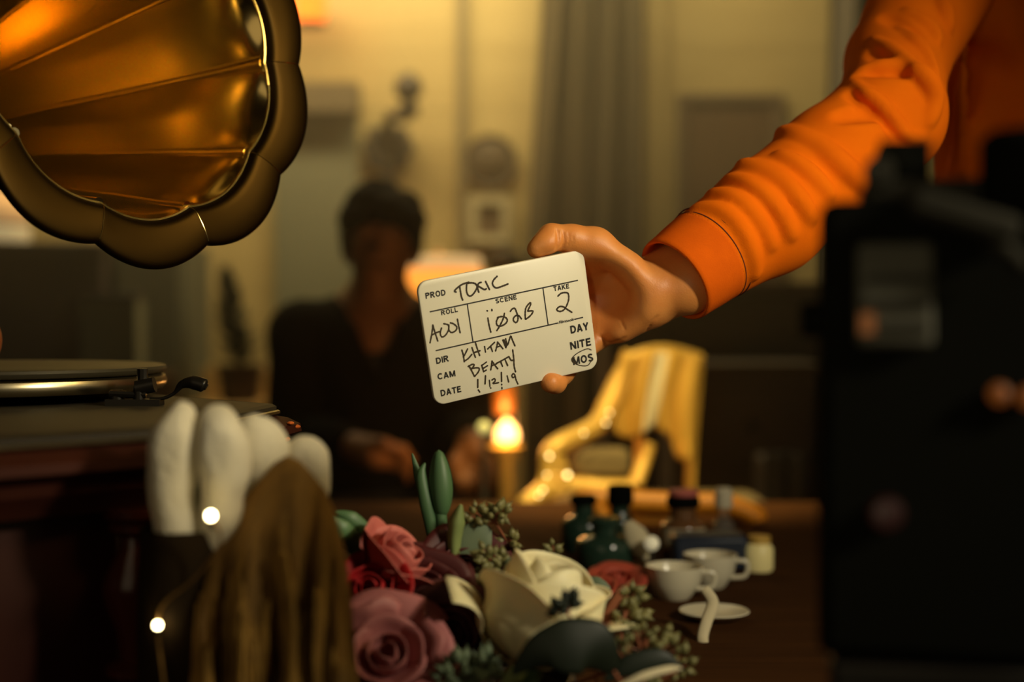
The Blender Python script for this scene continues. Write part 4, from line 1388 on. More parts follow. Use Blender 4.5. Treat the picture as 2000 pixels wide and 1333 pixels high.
leafy('eucalyptus_sprig', 'blurred seeded sprig with a brown edged leaf right of the cream rose', [
    ([P(1168, 1268, .93), P(1182, 1205, .93), P(1205, 1162, .93), P(1232, 1136, .935)], [.002, .0055, .006, .0006], 'twig', .5, (.6, .8, 0))], 'foliage', 'eucalyptus sprigs',
      stem=[P(1225, 1160, .94), P(1215, 1230, .93), P(1190, 1310, .93), VB + Vector((.05, 0, .02))], stem_mat='twig', stem_r=.001,
      seeds=[(P(1232, 1160, .94), .010, 18, P(1225, 1190, .94)), (P(1216, 1205, .935), .011, 18, P(1218, 1225, .935)), (P(1250, 1195, .94), .008, 12, P(1222, 1215, .935))])
leafy('eucalyptus_sprig', 'tangle of small seeds low at the right end of the bouquet', [
    ([P(1180, 1330, .87), P(1230, 1300, .87), P(1290, 1290, .872), P(1335, 1312, .875)], [.001, .007, .007, .0006], 'darkleaf', .2, None)], 'foliage', 'eucalyptus sprigs',
      stem=[P(1250, 1230, .90), P(1260, 1290, .90), P(1230, 1390, .90), VB + Vector((.06, -.02, .02))], stem_mat='twig', stem_r=.001,
      seeds=[(P(1250, 1245, .90), .015, 22, P(1256, 1290, .90)), (P(1295, 1265, .905), .015, 20, P(1262, 1300, .90)), (P(1215, 1285, .89), .014, 18, P(1240, 1320, .90)), (P(1330, 1300, .90), .012, 14, P(1290, 1330, .90)),
             (P(1275, 1310, .88), .012, 12, P(1270, 1340, .88))])
leafy('eucalyptus_sprig', 'green seed heads at the bottom between the mauve rose and the dark leaf', [
    ([P(985, 1340, .87), P(1008, 1318, .868), P(1032, 1308, .868)], [.002, .006, .0005], 'palegreen', .3, None)], 'foliage', 'eucalyptus sprigs',
      stem=[P(920, 1300, .89), P(925, 1350, .89), P(930, 1430, .90), VB + Vector((0, -.03, .02))], stem_mat='leaf', stem_r=.001,
      seeds=[(P(900, 1318, .88), .013, 22, P(920, 1345, .88)), (P(945, 1308, .88), .012, 20, P(925, 1345, .88)), (P(872, 1330, .88), .010, 12, P(915, 1350, .88))], seed_mat='euc', seed_r=.0036)
leafy('ribbon', 'pale stalk lying low along the right end of the bouquet', [([P(1210, 1345, .84), P(1255, 1322, .84), P(1305, 1308, .845), P(1330, 1306, .85)], [.002, .0022, .002, .0006], 'cream', .3, None)], 'stalk',
      stem=[P(1212, 1344, .842), P(1190, 1400, .86), VB + Vector((.05, -.04, .02))], stem_mat='cream', stem_r=.001)
vs = MB().lathe([(.05, 0), (.062, .004), (.078, .02), (.082, .035), (.078, .046), (.074, .046), (.076, .034), (.058, .008), (.0, .006)][:-1] + [(.001, .006)], (VB.x + .01, VB.y, TZ), n=40, caps=True)
tag(vs.build('flower_bowl', M['darkchest'], None), 'low dark bowl holding the bouquet stems', 'bowl')


# ------------------------------------------------------------------ room
def struct(name, mb, m, **k):
    return tag(mb.build(name, M[m], None, **k), kind='structure')


YB = 4.60
struct('floor', MB().box((0, 1.3, -.05), (6.4, 6.8, .1)), 'floor')
struct('ceiling', MB().box((0, 1.3, 2.75), (6.4, 6.8, .1)), 'ceil')
wb = MB().box((0, YB + .06, 1.35), (6.2, .1, 2.7))
for i in range(14):
    wb.box((0, YB + .006, .1 + i * .19), (6.2, .012, .1885))
struct('wall_back', wb, 'wall', bevel=.001)
struct('wall_left', MB().box((-3.15, 1.3, 1.35), (.1, 6.8, 2.7)), 'sidewall')
struct('wall_right', MB().box((3.15, 1.3, 1.35), (.1, 6.8, 2.7)), 'sidewall')
struct('wall_front', MB().box((0, -2.05, 1.35), (6.4, .1, 2.7)), 'sidewall')
struct('baseboard_back', MB().box((0, YB - .012, .07), (6.2, .03, .14)), 'darkwood')


def wx(px, d=YB): return (px - CX) / FPX * d


def wz(py, d=YB): return P(CX, py, d).z


# batten up the wall, pale pilaster, dark lower dado on the left
struct('trim_1', MB().box((wx(903), YB - .012, 1.35), (.030, .03, 2.7)), 'darkwood')
tr = bpy.data.objects['trim_1']; tr.data.materials[0] = mat('batten_paint', (.22, .175, .085), .8)
struct('trim_2', MB().box((wx(1272), YB - .03, 1.35), (.085, .07, 2.7)), 'wall', bevel=.006)
# door behind the man
struct('door_1', MB().box((wx(622), YB - .02, (wz(190)) / 2), (wx(702) - wx(542), .05, wz(190))), 'doorblue', bevel=.004)
dl = struct('trim_3', MB().box((wx(618), YB - .05, (wz(172) + wz(228)) / 2), (wx(704) - wx(530), .12, wz(172) - wz(228))), 'darkwood')
dl.data.materials[0] = mat('lintel_paint', (.13, .10, .05), .8)
# dark panelled recess at the left under the horn
dp = tag(MB().box((-1.56, 4.36, .62), (.74, .42, 1.24)).box((-1.56, 4.36, 1.255), (.75, .44, .03)).build('sideboard', M['darkchest'], None, bevel=.006), 'tall dark sideboard against the back wall under the horn', 'sideboard')
bx = MB().box((wx(222, 3.95), 3.95, wz(655, 3.95)), (.155, .10, .20))
t = thing('storage_box', 'pale grey green box in front of the dark sideboard', 'box', (wx(222, 3.95), 3.95, wz(655, 3.95) - .1))
bx.build('box_body', mat('pale_box', (.17, .17, .10), .8), t, bevel=.004)
MB().box((wx(222, 3.95), 3.95, wz(655, 3.95) + .107), (.162, .106, .014)).build('box_lid', M['darkchest'], t, bevel=.003)
st = thing('side_stand', 'dark stand carrying the pale grey green box', 'stand', (wx(222, 3.95), 3.95, 0))
zt = wz(655, 3.95) - .1
MB().box((wx(222, 3.95), 3.95, zt - .012), (.30, .20, .024)).build('stand_top', M['darkwood'], st)
for sx in (-.14, .14):
    for sy in (-.1, .1):
        MB().box((wx(222, 3.95) + sx, 3.95 + sy * .7, (zt - .024) / 2), (.03, .03, zt - .024)).build('leg', M['darkwood'], st)
cb = thing('locker', 'narrow grey green locker beside the pale box', 'locker', (wx(308, 4.3), 4.36, 0))
hz_ = wz(480, 4.3)
MB().box((wx(308, 4.3), 4.38, hz_ / 2), (.21, .34, hz_)).build('locker_body', mat('grey_green_paint', (.115, .115, .068), .8), cb, bevel=.005)
MB().box((wx(308, 4.3), 4.203, hz_ / 2), (.18, .016, hz_ - .06)).build('door', mat('grey_green_door', (.125, .125, .075), .8), cb, bevel=.003)
MB().tube([(wx(308, 4.3) + .07, 4.185, hz_ * .55), (wx(308, 4.3) + .07, 4.185, hz_ * .62)], .006, 8).build('handle', M['iron'], cb)

# tan washstand with a pointed plant on it
WD = 4.25
ttab = thing('washstand', 'low tan wooden washstand behind the gramophone lever', 'washstand', (wx(425, WD), WD, 0))
tan = mat('tan_wood', (.42, .27, .09), .5, col2=(.33, .20, .065), scale=5)
wtop = wz(792, 4.09)
MB().box((-.85, WD, wtop - .012), (.21, .34, .024)).build('tabletop', tan, ttab, bevel=.004)
MB().box((-.85, WD + .155, wtop + .05), (.21, .02, .10)).build('splashback', tan, ttab, bevel=.004)
for sx in (-.085, .085):
    for sy in (-.13, .13):
        MB().box((-.85 + sx, WD + sy, (wtop - .024) / 2), (.035, .035, wtop - .024)).build('leg', M['darkwood'], ttab)
pl = thing('potted_plant', 'dark pointed potted plant left of the seated man', 'plant', (wx(468, 4.21), 4.21, wtop))
px_ = wx(468, 4.21)
MB().lathe([(.04, wtop), (.055, wtop + .01), (.065, wtop + .10), (.075, wtop + .115), (.068, wtop + .115), (.001, wtop + .10)], (px_, 4.21, 0)).build('pot', M['darkwood'], pl)
pm = MB()
rr = random.Random(3)
zb_ = wtop + .11
for k in range(220):
    h = rr.random()
    z0 = zb_ + h * .27
    rad_ = .085 * (1 - h) ** .8 + .012
    a = rr.uniform(0, 2 * pi)
    b = Vector((px_ - .045 * h, 4.21, z0))
    tip_ = b + Vector((cos(a) * rad_, sin(a) * rad_, .03 + .02 * rr.random()))
    s_ = Vector((-sin(a), cos(a), 0)) * .014
    pm.add([b, (b + tip_) / 2 + s_, tip_, (b + tip_) / 2 - s_], [(0, 1, 2, 3)])
pm.build('foliage', M['plant'], pl, smooth=False)
MB().tube([(px_, 4.21, zb_ - .01), (px_ - .045, 4.21, zb_ + .28)], .008, 6).build('stem', M['plant'], pl)

# round plaque, small framed picture, large dark picture
pq = thing('wall_plaque', 'round dark bronze plaque on the back wall above the small picture', 'plaque', (wx(958), YB, wz(318)))
MB().lathe([(.002, .04), (.03, .036), (.055, .026), (.07, .022), (.079, .028), (.083, .02), (.083, 0)], (wx(958), YB, wz(318)), (0, -1, 0), 40).build('disc', M['plaque'], pq)
MB().lathe([(.0785, .022), (.083, .03), (.0875, .022), (.0875, .0)], (wx(958), YB, wz(318)), (0, -1, 0), 40).build('rim', M['plaque'], pq)


def picture(name, label, px0, py0, px1, py1, bw, mf, mp, d=YB, mount=None):
    x0, x1, z1, z0 = wx(px0, d), wx(px1, d), wz(py0, d), wz(py1, d)
    t = thing(name, label, 'picture', ((x0 + x1) / 2, d, z0))
    m = MB()
    m.box(((x0 + x1) / 2, d - .014, z1 - bw / 2), (x1 - x0, .028, bw)).box(((x0 + x1) / 2, d - .014, z0 + bw / 2), (x1 - x0, .028, bw))
    m.box((x0 + bw / 2, d - .014, (z0 + z1) / 2), (bw, .028, z1 - z0 - 2 * bw)).box((x1 - bw / 2, d - .014, (z0 + z1) / 2), (bw, .028, z1 - z0 - 2 * bw))
    m.build('frame', mf, t, bevel=.003)
    MB().box(((x0 + x1) / 2, d - .006, (z0 + z1) / 2), (x1 - x0 - 2 * bw, .012, z1 - z0 - 2 * bw)).build('picture_print', mp, t)
    return t


picture('framed_picture', 'small cream framed picture on the back wall below the round plaque', 916, 385, 998, 478, .029, M['frame'], M['picture'])
picture('framed_picture', 'large dark framed painting on the back wall behind the orange sleeve', 1320, 186, 1527, 600, .03, mat('brown_picture_frame', (.13, .085, .04), .6), mat('brown_painting', (.12, .06, .018), .7, col2=(.09, .043, .013), scale=5))

DS = thing('dresser', 'long dark dresser along the back wall below the large painting', 'dresser', (wx(1400, 3.75), 3.8, 0))
dz = wz(552, 3.6)
MB().box((wx(1400, 3.75), 3.80, dz / 2 - .015), (.60, .36, dz - .03)).build('dresser_body', M['darkchest'], DS, bevel=.006)
MB().box((wx(1400, 3.75), 3.79, dz - .015), (.64, .40, .03)).build('dresser_top', M['darkwood'], DS, bevel=.005)
for i in range(5):
    d_ = MB().box((wx(1400, 3.75), 3.612, dz - .14 - i * .2), (.55, .016, .17)).build('drawer', M['darkchest'], DS, bevel=.004)
    for sx in (-.15, .15):
        MB().sphere((wx(1400, 3.75) + sx, 3.595, dz - .14 - i * .2), .014, 10, 8).build('knob', M['iron'], d_)
# curtains
def curtain(name, label, px0t, px1t, px0b, px1b, d, m, nf, amp=.045):
    t = thing(name, label, 'curtain', (wx((px0t + px1t) / 2, d), d, 0))

    def fn(u, v):
        xt = wx(px0t + (px1t - px0t) * u, d)
        xb = wx(px0b + (px1b - px0b) * u, d)
        z = 2.62 - v * 2.60
        f = min(1, max(0, (wz(0, d) - z) / (wz(0, d) - wz(520, d))))
        ph = u * nf * 2 * pi
        return Vector((xt + (xb - xt) * f + .01 * sin(ph * .5 + v * 3), d + amp * sin(ph + .9 * sin(v * 4 + u * 3)) + .4 * amp * sin(ph * 2.3 + v * 2), z))

    MB().grid(fn, 90, 30).build('drape', m, t, angle=180, solid=.004)
    xa, xb = wx(px0t, d), wx(px1t, d)
    MB().tube([(xa - .05, d, 2.635), (xb + .05, d, 2.635)], .013, 10).build('curtain_rod', M['iron'], t)
    for x in (xa - .05, xb + .05):
        MB().sphere((x, d, 2.635), .022, 12, 8).tube([(x, d, 2.635), (x, d, 2.705)], .006, 6).build('rod_finial', M['iron'], t)
    return t


curtain('curtain', 'olive brown curtain in folds between the plaque and the pale pilaster', 1056, 1252, 1018, 1248, 4.40, M['drape'], 4.0)
curtain('curtain', 'grey brown curtain behind the upper arm of the orange sleeve', 1622, 1800, 1606, 1790, 4.10, M['drape2'], 3.2)

# wall sconce
sc = thing('wall_sconce', 'dark iron wall sconce above the seated man', 'sconce', (wx(765), YB, wz(290)))
pw = lambda px, py, d: P(px, py, d)
MB().lathe([(.045, 0), (.052, .012), (.035, .022), (.02, .035)], (wx(760), YB, wz(292)), (0, -1, 0), 24).build('wall_rose', M['iron'], sc)
rs = MB()
for k in range(8):
    a = k * pi / 4
    rs.sphere((wx(760) + .06 * cos(a), YB - .03, wz(292) + .06 * sin(a)), .027, 10, 6, (1, .5, 1))
rs.build('rosette', M['iron'], sc)
MB().tube(catmull([(wx(762), YB - .04, wz(372)), (wx(764), YB - .04, wz(330)), (wx(762), YB - .05, wz(285)), (wx(762), YB - .08, wz(250)), (wx(772), YB - .11, wz(236)), (wx(795), YB - .13, wz(240)), (wx(808), YB - .13, wz(228))], 8), .018, 10).build('arm', M['iron'], sc)
MB().lathe([(.010, wz(246)), (.032, wz(236)), (.036, wz(222)), (.022, wz(214)), (.024, wz(206)), (.040, wz(200)), (.046, wz(186)), (.038, wz(170)), (.016, wz(160)), (.002, wz(155))], (wx(804), YB - .13, 0), n=20).build('cup', M['iron'], sc)
MB().tube([(wx(762), YB - .035, wz(372)), (wx(764), YB - .01, wz(372))], .01, 8).sphere((wx(762), YB - .04, wz(372)), .018, 10, 8).build('finial', M['iron'], sc)

# orange lantern by the horn
ln = thing('wall_lantern', 'glowing orange lantern on the back wall beside the horn', 'lantern', (wx(618), YB - .1, wz(66)))
x_, z_ = wx(617), wz(30)
MB().lathe([(.052, -.052), (.048, -.058), (.052, -.05), (.058, .06), (.05, .066)], (x_, YB - .12, z_), n=6).build('glass', M['orangeglass'], ln, smooth=False)
MB().lathe([(.064, .062), (.066, .07), (.03, .10), (.012, .115), (.008, .13)], (x_, YB - .12, z_), n=6).build('cap', M['iron'], ln, smooth=False)
MB().lathe([(.03, -.066), (.056, -.06), (.056, -.052)], (x_, YB - .12, z_), n=6).build('lantern_base', M['iron'], ln, smooth=False)
MB().tube(catmull([(x_, YB - .12, z_ + .125), (x_, YB - .12, z_ + .16), (x_, YB - .05, z_ + .17), (x_, YB, z_ + .16)], 6), .007, 8).build('bracket', M['iron'], ln)
light('lantern_light', 'POINT', (x_, YB - .26, z_ - .02), .8, (1, .30, .05), .05)

# table lamp beside the seated man
LD = 3.88
lx, ltop, lbot = wx(864, LD), wz(503, LD), wz(602, LD)
tl = thing('table_lamp', 'lit table lamp with a tapered orange shade behind the slate', 'lamp', (lx, LD, 0))
MB().lathe([(.104, ltop - .034), (.162, lbot)], (lx, LD, 0), n=40, caps=False).build('lamp_shade', M['shade'], tl, solid=.002)
MB().lathe([(.103, ltop), (.106, ltop - .034)], (lx, LD, 0), n=40, caps=False).build('shade_band', M['shadeband'], tl, solid=.003)
MB().tube([(lx, LD, lbot - .18), (lx, LD, ltop + .005)], .006, 8).build('stem', M['iron'], tl)
MB().sphere((wx(857, LD), LD, wz(494, LD)), .012, 14, 10).tube([(wx(857, LD), LD, ltop - .01), (wx(857, LD), LD, wz(496, LD))], .004, 6).build('finial', M['nickel'], tl)
MB().box((lx, LD, ltop - .004), (.205, .004, .004)).box((lx, LD, ltop - .004), (.004, .205, .004)).build('shade_spider', M['iron'], tl)
zb2 = .52
MB().lathe([(.075, zb2), (.078, zb2 + .012), (.04, zb2 + .03), (.03, zb2 + .07), (.07, zb2 + .14), (.075, zb2 + .20), (.04, zb2 + .27), (.018, zb2 + .30), (.012, lbot - .17)], (lx, LD, 0), n=28).build('lamp_base', M['iron'], tl)
light('table_lamp_light', 'POINT', (lx, LD, (ltop + lbot) / 2), 2.6, (1, .50, .14), .04)
lt = thing('side_table', 'small dark round table under the lit table lamp', 'table', (lx, LD, 0))
MB().lathe([(.20, zb2 - .025), (.21, zb2 - .012), (.20, zb2)], (lx, LD, 0), n=40).build('tabletop', M['darkwood'], lt)
MB().lathe([(.15, 0), (.14, .02), (.03, .05), (.025, zb2 - .025)], (lx, LD, 0), n=20).build('pedestal', M['darkwood'], lt)

# dark vase by the lamp
dv = MB().lathe([(.05, wz(600, 4.25)), (.055, wz(585, 4.25)), (.03, wz(560, 4.25)), (.032, wz(545, 4.25)), (.056, wz(522, 4.25)), (.054, wz(498, 4.25)), (.018, wz(486, 4.25)), (.02, wz(482, 4.25))], (wx(985, 4.25), 4.25, 0), n=24).build('vase', M['iron'])
tag(dv, 'round dark vase showing above the slate beside the lamp', 'vase')
vs_ = thing('plant_stand', 'tall dark stand under the round dark vase', 'stand', (wx(985, 4.25), 4.25, 0))
MB().lathe([(.09, wz(600, 4.25) - .02), (.10, wz(600, 4.25) - .01), (.09, wz(600, 4.25))], (wx(985, 4.25), 4.25, 0), n=24).build('stand_top', M['darkwood'], vs_)
MB().lathe([(.12, 0), (.11, .02), (.02, .05), (.02, wz(600, 4.25) - .02)], (wx(985, 4.25), 4.25, 0), n=20).build('pedestal', M['darkwood'], vs_)

# amber glass chimney and glowing candle on a tall thin stand
CD = 2.66
cx0 = wx(988, CD)
cs = thing('candle_stand', 'slim tan candle stand in front of the seated man', 'stand', (cx0, CD, 0))
zc = wz(872, CD)
MB().lathe([(.055, 0), (.05, .015), (.02, .04), (.016, zc - .03), (.03, zc - .012), (.034, zc)], (cx0, CD, 0), n=24).build('stand_column', mat('tan_brass', (.42, .27, .07), .5, .4), cs)
cg = thing('candle', 'glowing candle in an amber glass chimney on the slim stand', 'candle', (cx0, CD, zc))
MB().lathe([(.001, zc + .001), (.020, zc + .004), (.023, zc + .018), (.020, zc + .032), (.010, zc + .044), (.002, zc + .052)], (wx(990, CD), CD, 0), n=20).build('flame_glow', M['flame'], cg)
MB().lathe([(.016, zc + .060), (.021, zc + .075), (.021, zc + .125), (.019, zc + .135)], (wx(985, CD), CD, 0), n=24, caps=False).build('glass_chimney', M['amber'], cg, solid=.002)
MB().lathe([(.030, zc), (.026, zc + .002), (.024, zc + .010)], (cx0, CD, 0), n=20).build('drip_pan', M['gold'], cg)
wire = MB().tube([(wx(985, CD) + .02, CD, zc + .004), (wx(985, CD) + .0205, CD, zc + .065)], .0015, 6).tube([(wx(985, CD) - .02, CD, zc + .004), (wx(985, CD) - .0205, CD, zc + .065)], .0015, 6)
wire.build('chimney_holder', M['iron'], cg)
light('candle_light', 'POINT', (cx0, CD - .06, zc + .05), 1.7, (1, .45, .12), .02)
gg = thing('small_light', 'pale greenish glowing bead left of the candle', 'light', P(945, 836, 2.32))
MB().sphere(P(945, 836, 2.32), .011, 14, 10).build('bead', mat('green_glass_glow', (.6, .55, .2), .3, emit=.42, ecol=(.8, .75, .25)), gg)
MB().tube([P(945, 836, 2.32) - Vector((0, 0, .009)), Vector((P(945, 836, 2.32).x, 2.32, .52))], .004, 6).build('stem', M['iron'], gg)
MB().lathe([(.05, 0), (.05, .01), (.012, .03), (.010, .50), (.03, .52)], (P(945, 836, 2.32).x, 2.32, 0), n=16).build('foot', M['iron'], gg)

# pale lampshade glimpsed under the horn
tlp = thing('drum_lamp', 'cream drum shade lamp glimpsed below the horn at the picture edge', 'lamp', (wx(-10, 4.2), 4.2, 1.27))
zz = wz(474, 4.2)
MB().lathe([(.10, zz), (.10, zz + .050), (.098, zz + .052)], (wx(-10, 4.2), 4.2, 0), n=36, caps=False).build('lamp_shade', mat('cream_shade', (.85, .7, .4), .8, emit=.34, ecol=(1, .74, .34)), tlp, solid=.003)
MB().lathe([(.1012, zz + .047), (.1012, zz + .056)], (wx(-10, 4.2), 4.2, 0), n=36, caps=False).build('shade_trim', M['darkwood'], tlp, solid=.003)
MB().lathe([(.098, zz + .056), (.085, zz + .15)], (wx(-10, 4.2), 4.2, 0), n=36, caps=False).build('shade_top', mat('orange_shade', (.85, .5, .2), .8, emit=.35, ecol=(1, .55, .2)), tlp, solid=.003)
MB().lathe([(.05, 1.271), (.05, 1.285), (.02, 1.30), (.012, zz + .12)], (wx(-10, 4.2), 4.2, 0), n=20).box((wx(-10, 4.2), 4.2, zz + .10), (.175, .004, .004)).build('lamp_base', M['iron'], tlp)

# ------------------------------------------------------------------ seated man
MD = 3.12


def q(px, py, dd=0.0): return np.array(P(px, py, MD + dd))


kM = MD / FPX
MAN = thing('person', 'man in a black suit sitting facing us in the background, hands low in his lap', 'person', (q(735, 900)[0], MD, 0))
mx = q(738, 900)[0]
B2 = SDF()
hc = q(744, 482)
B2.ell(hc + np.array([0, 0, .012]), (.072, .092, .100), .03)
B2.ell(hc + np.array([-.004, -.018, -.055]), (.046, .066, .060), .025)
B2.cap(hc + np.array([0, -.088, .012]), hc + np.array([0, -.106, -.022]), .009, .014, .012)
for sx in (-1, 1):
    B2.ell(hc + np.array([sx * .030, -.096, .012]), (.018, .014, .012), .008, sub=True)
    B2.ell(hc + np.array([sx * .030, -.080, .012]), (.013, .012, .011), .003)
    B2.ell(hc + np.array([sx * .074, .0, -.005]), (.010, .020, .032), .008)
    B2.cap(hc + np.array([sx * .016, -.094, .032]), hc + np.array([sx * .046, -.084, .030]), .006, .005, .008)
B2.cap(hc + np.array([-.022, -.090, -.052]), hc + np.array([.022, -.090, -.052]), .007, .007, .008)
B2.cap(hc + np.array([-.004, .015, -.06]), q(733, 640, .04), .044, .058, .03)
B2.ell(q(737, 640, .03), (.085, .055, .08), .04)
B2.cap(q(737, 660, .05), q(735, 900, .08), .12, .12, .06)
shL, shR = q(592, 655, .05), q(882, 655, .05)
elL, elR = q(572, 850, -.03), q(905, 845, -.03)
for a, b in ((shL, elL), (shR, elR)):
    B2.cap(q(737, 650, .05), a, .06, .05, .05)
    B2.cap(a, b, .045, .038, .03)
waL, haL = q(672, 868, -.22), q(735, 886, -.30)
B2.chain([elL, waL, haL], [.038, .028, .034], .02)
for k in range(4):
    b = haL + np.array([.022, -.018 + .008 * k, .018 - .014 * k])
    B2.chain([b, b + np.array([.034, -.004, -.008]), b + np.array([.050 - .004 * k, .006, -.030])], [.0105, .0095, .008], .007)
B2.chain([haL + np.array([0, -.02, .02]), haL + np.array([.02, -.036, .022]), haL + np.array([.044, -.036, .012])], [.013, .011, .009], .01)
waR, haR = q(912, 858, -.20), q(932, 876, -.26)
B2.chain([elR, waR, haR], [.038, .028, .036], .02)
for k in range(4):
    b = haR + np.array([-.028 + .019 * k, -.012, -.024])
    B2.chain([b, b + np.array([-.002 + .003 * k, -.012, -.040]), b + np.array([-.002 + .004 * k, -.002, -.072 + .008 * abs(k - 1)])], [.0105, .0095, .008], .007)
B2.chain([haR + np.array([-.03, -.01, 0]), haR + np.array([-.045, -.022, -.025]), haR + np.array([-.044, -.024, -.05])], [.013, .011, .009], .01)
hipz = .56
for sx in (-1, 1):
    B2.chain([(mx + sx * .09, MD + .08, hipz), (mx + sx * .15, MD - .40, .55), (mx + sx * .14, MD - .36, .09)], [.08, .055, .038], .04)
    B2.cap((mx + sx * .14, MD - .36, .06), (mx + sx * .16, MD - .52, .045), .04, .034, .03)
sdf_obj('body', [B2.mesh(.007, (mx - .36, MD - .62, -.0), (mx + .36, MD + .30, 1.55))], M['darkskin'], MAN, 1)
HR = SDF()
HR.ell(hc + np.array([0, .015, .052]), (.088, .10, .082), .02)
rr = random.Random(9)
for k in range(46):
    a, e = rr.uniform(0, 2 * pi), rr.uniform(.0, 1.4)
    c = hc + np.array([0, .015, .050]) + np.array([.080 * cos(a) * cos(e), .095 * sin(a) * cos(e), .080 * sin(e)])
    HR.ell(c, (.02, .02, .02), .012)
for sx in (-1, 1):
    HR.ell(hc + np.array([sx * .070, .02, .015]), (.022, .05, .055), .02)
HR.ell(hc + np.array([0, -.11, -.035]), (.068, .07, .078), .015, sub=True)
sdf_obj('hair', [HR.mesh(.006, hc - .16, hc + .19)], M['hair'], MAN, 1)
J = SDF()
J.cap(q(735, 690, .06), q(733, 900, .08), .155, .165, .06)
for a, b, w in ((shL, elL, waL), (shR, elR, waR)):
    J.cap(q(735, 668, .06), a, .078, .076, .04)
    J.cap(a, b, .072, .062, .03)
    J.cap(b, w, .060, .044, .03)
J.cap(q(737, 610, -.12), q(737, 690, -.14), .012, .004, .012, True)
J.chain([q(737, 580, -.02), q(737, 650, -.075), q(740, 735, -.105)], [.068, .056, .016], .012, True)
for sx in (-1, 1):
    J.chain([q(735 + sx * 56, 612, .03), q(737 + sx * 52, 645, -.075), q(739 + sx * 8, 740, -.10)], [.014, .014, .010], .008)
J.plane((0, 0, hipz - .04), (0, 0, -1))
jk = sdf_obj('suit_jacket', [J.mesh(.007, (mx - .40, MD - .42, hipz - .1), (mx + .40, MD + .36, 1.34))], M['suit'], MAN, 1)
sh2 = SDF()
sh2.cap(q(737, 735, .01), q(737, 860, .02), .095, .10, .03)
sdf_obj('shirt', [sh2.mesh(.008, (mx - .16, MD - .2, .62), (mx + .16, MD + .2, 1.1))], M['shirt'], MAN, 1)
TR = SDF()
TR.cap((mx, MD + .10, hipz), (mx, MD + .02, hipz + .02), .15, .14, .05)
for sx in (-1, 1):
    TR.chain([(mx + sx * .09, MD + .08, hipz), (mx + sx * .15, MD - .40, .555), (mx + sx * .14, MD - .36, .10)], [.105, .08, .066], .04)
sdf_obj('trousers', [TR.mesh(.010, (mx - .36, MD - .56, .02), (mx + .36, MD + .36, .8))], M['trouser'], MAN, 1)
S2 = SDF()
for sx in (-1, 1):
    S2.cap((mx + sx * .14, MD - .36, .05), (mx + sx * .165, MD - .55, .04), .052, .044, .03)
S2.plane((0, 0, .001), (0, 0, -1))
sdf_obj('shoe', [S2.mesh(.010, (mx - .3, MD - .68, -.04), (mx + .3, MD - .2, .16))], M['blackplastic'], MAN, 1)
AC = thing('armchair', 'dark upholstered armchair the man in the black suit sits in', 'armchair', (mx, MD + .15, 0))
MB().box((mx, MD + .06, .33), (.56, .60, .18)).build('seat', M['cushion'], AC, bevel=.03)
MB().box((mx, MD + .36, .60), (.60, .11, .78), Matrix.Rotation(radians(-5), 3, 'X')).build('backrest', M['darkchest'], AC, bevel=.03)
for sx in (-1, 1):
    MB().box((mx + sx * .345, MD + .10, .42), (.10, .60, .40)).build('arm', M['darkchest'], AC, bevel=.03)
    for sy in (-.18, .34):
        MB().lathe([(.018, 0), (.026, .12), (.03, .24)], (mx + sx * .27, MD + sy, 0), n=14).build('leg', M['darkwood'], AC)

# ------------------------------------------------------------------ gilded armchair with a gold drape and fairy lights
GD = 2.52
gx = lambda px, dd=0: wx(px, GD + dd)
gz = lambda py, dd=0: wz(py, GD + dd)
GC = thing('gilded_armchair', 'carved gilded armchair strung with fairy lights, seen past the bouquet', 'armchair', (gx(1250), GD, 0))


def gp(px, py, dd=0.0): return P(px, py, GD + dd)


kG = GD / FPX
MB().tube(catmull([gp(1236, 700, .1), gp(1212, 740, .08), gp(1190, 785, .05), gp(1168, 828, .02), gp(1132, 850, -.02), gp(1098, 866, -.05), gp(1076, 886, -.06), gp(1072, 930, -.06), gp(1062, 958, -.07), gp(1030, 985, -.09), gp(1022, 1010, -.09)], 6),
          [26 * kG, 25 * kG, 24 * kG] + [19 * kG] * 58, 14).build('arm', M['gold'], GC)
MB().tube(catmull([gp(1020, 990, -.09), gp(1050, 978, -.07), gp(1090, 955, -.05), gp(1130, 948, -.04), gp(1180, 952, -.04), gp(1232, 952, -.03)], 6), 15 * kG, 12).build('arm', M['gold'], GC)
MB().tube(catmull([gp(1085, 880, -.05), gp(1092, 910, -.05), gp(1102, 945, -.05)], 6), 15 * kG, 12).build('arm_post', M['gold'], GC)
MB().tube(catmull([gp(1266, 868, .06), gp(1256, 905, .05), gp(1240, 948, .03)], 6), 14 * kG, 12).build('arm_post', M['gold'], GC)
MB().box(gp(1172, 905, .0), (.105, .05, .055)).build('arm_pad', M['cushion'], GC, bevel=.015)
MB().tube(catmull([gp(1236, 700, .1), gp(1262, 690, .11), gp(1300, 686, .13), gp(1340, 694, .15), gp(1368, 702, .16)], 6), 13 * kG, 12).build('crest_rail', M['gold'], GC)
MB().tube([gp(1366, 704, .16), gp(1352, 860, .16), gp(1345, 1010, .15)], 10 * kG, 10).build('back_post', M['gold'], GC)
MB().tube([gp(1236, 704, .10), gp(1250, 860, .10), gp(1245, 1010, .09)], 10 * kG, 10).build('back_post', M['gold'], GC)
MB().box((gx(1250) + .02, GD + .02, gz(1040)), (.46, .46, .09)).build('seat', M['cushion'], GC, bevel=.025)
MB().box((gx(1250) + .02, GD + .02, gz(1040) - .06), (.50, .50, .04)).build('seat_rail', M['gold'], GC, bevel=.01)
zs_ = gz(1040) - .08
for sx in (-.22, .22):
    for sy in (-.22, .22):
        MB().lathe([(.014, 0), (.02, .05), (.016, .2), (.028, zs_ - .05), (.028, zs_)], (gx(1250) + .02 + sx, GD + .02 + sy, 0), n=14).build('leg', M['gold'], GC)
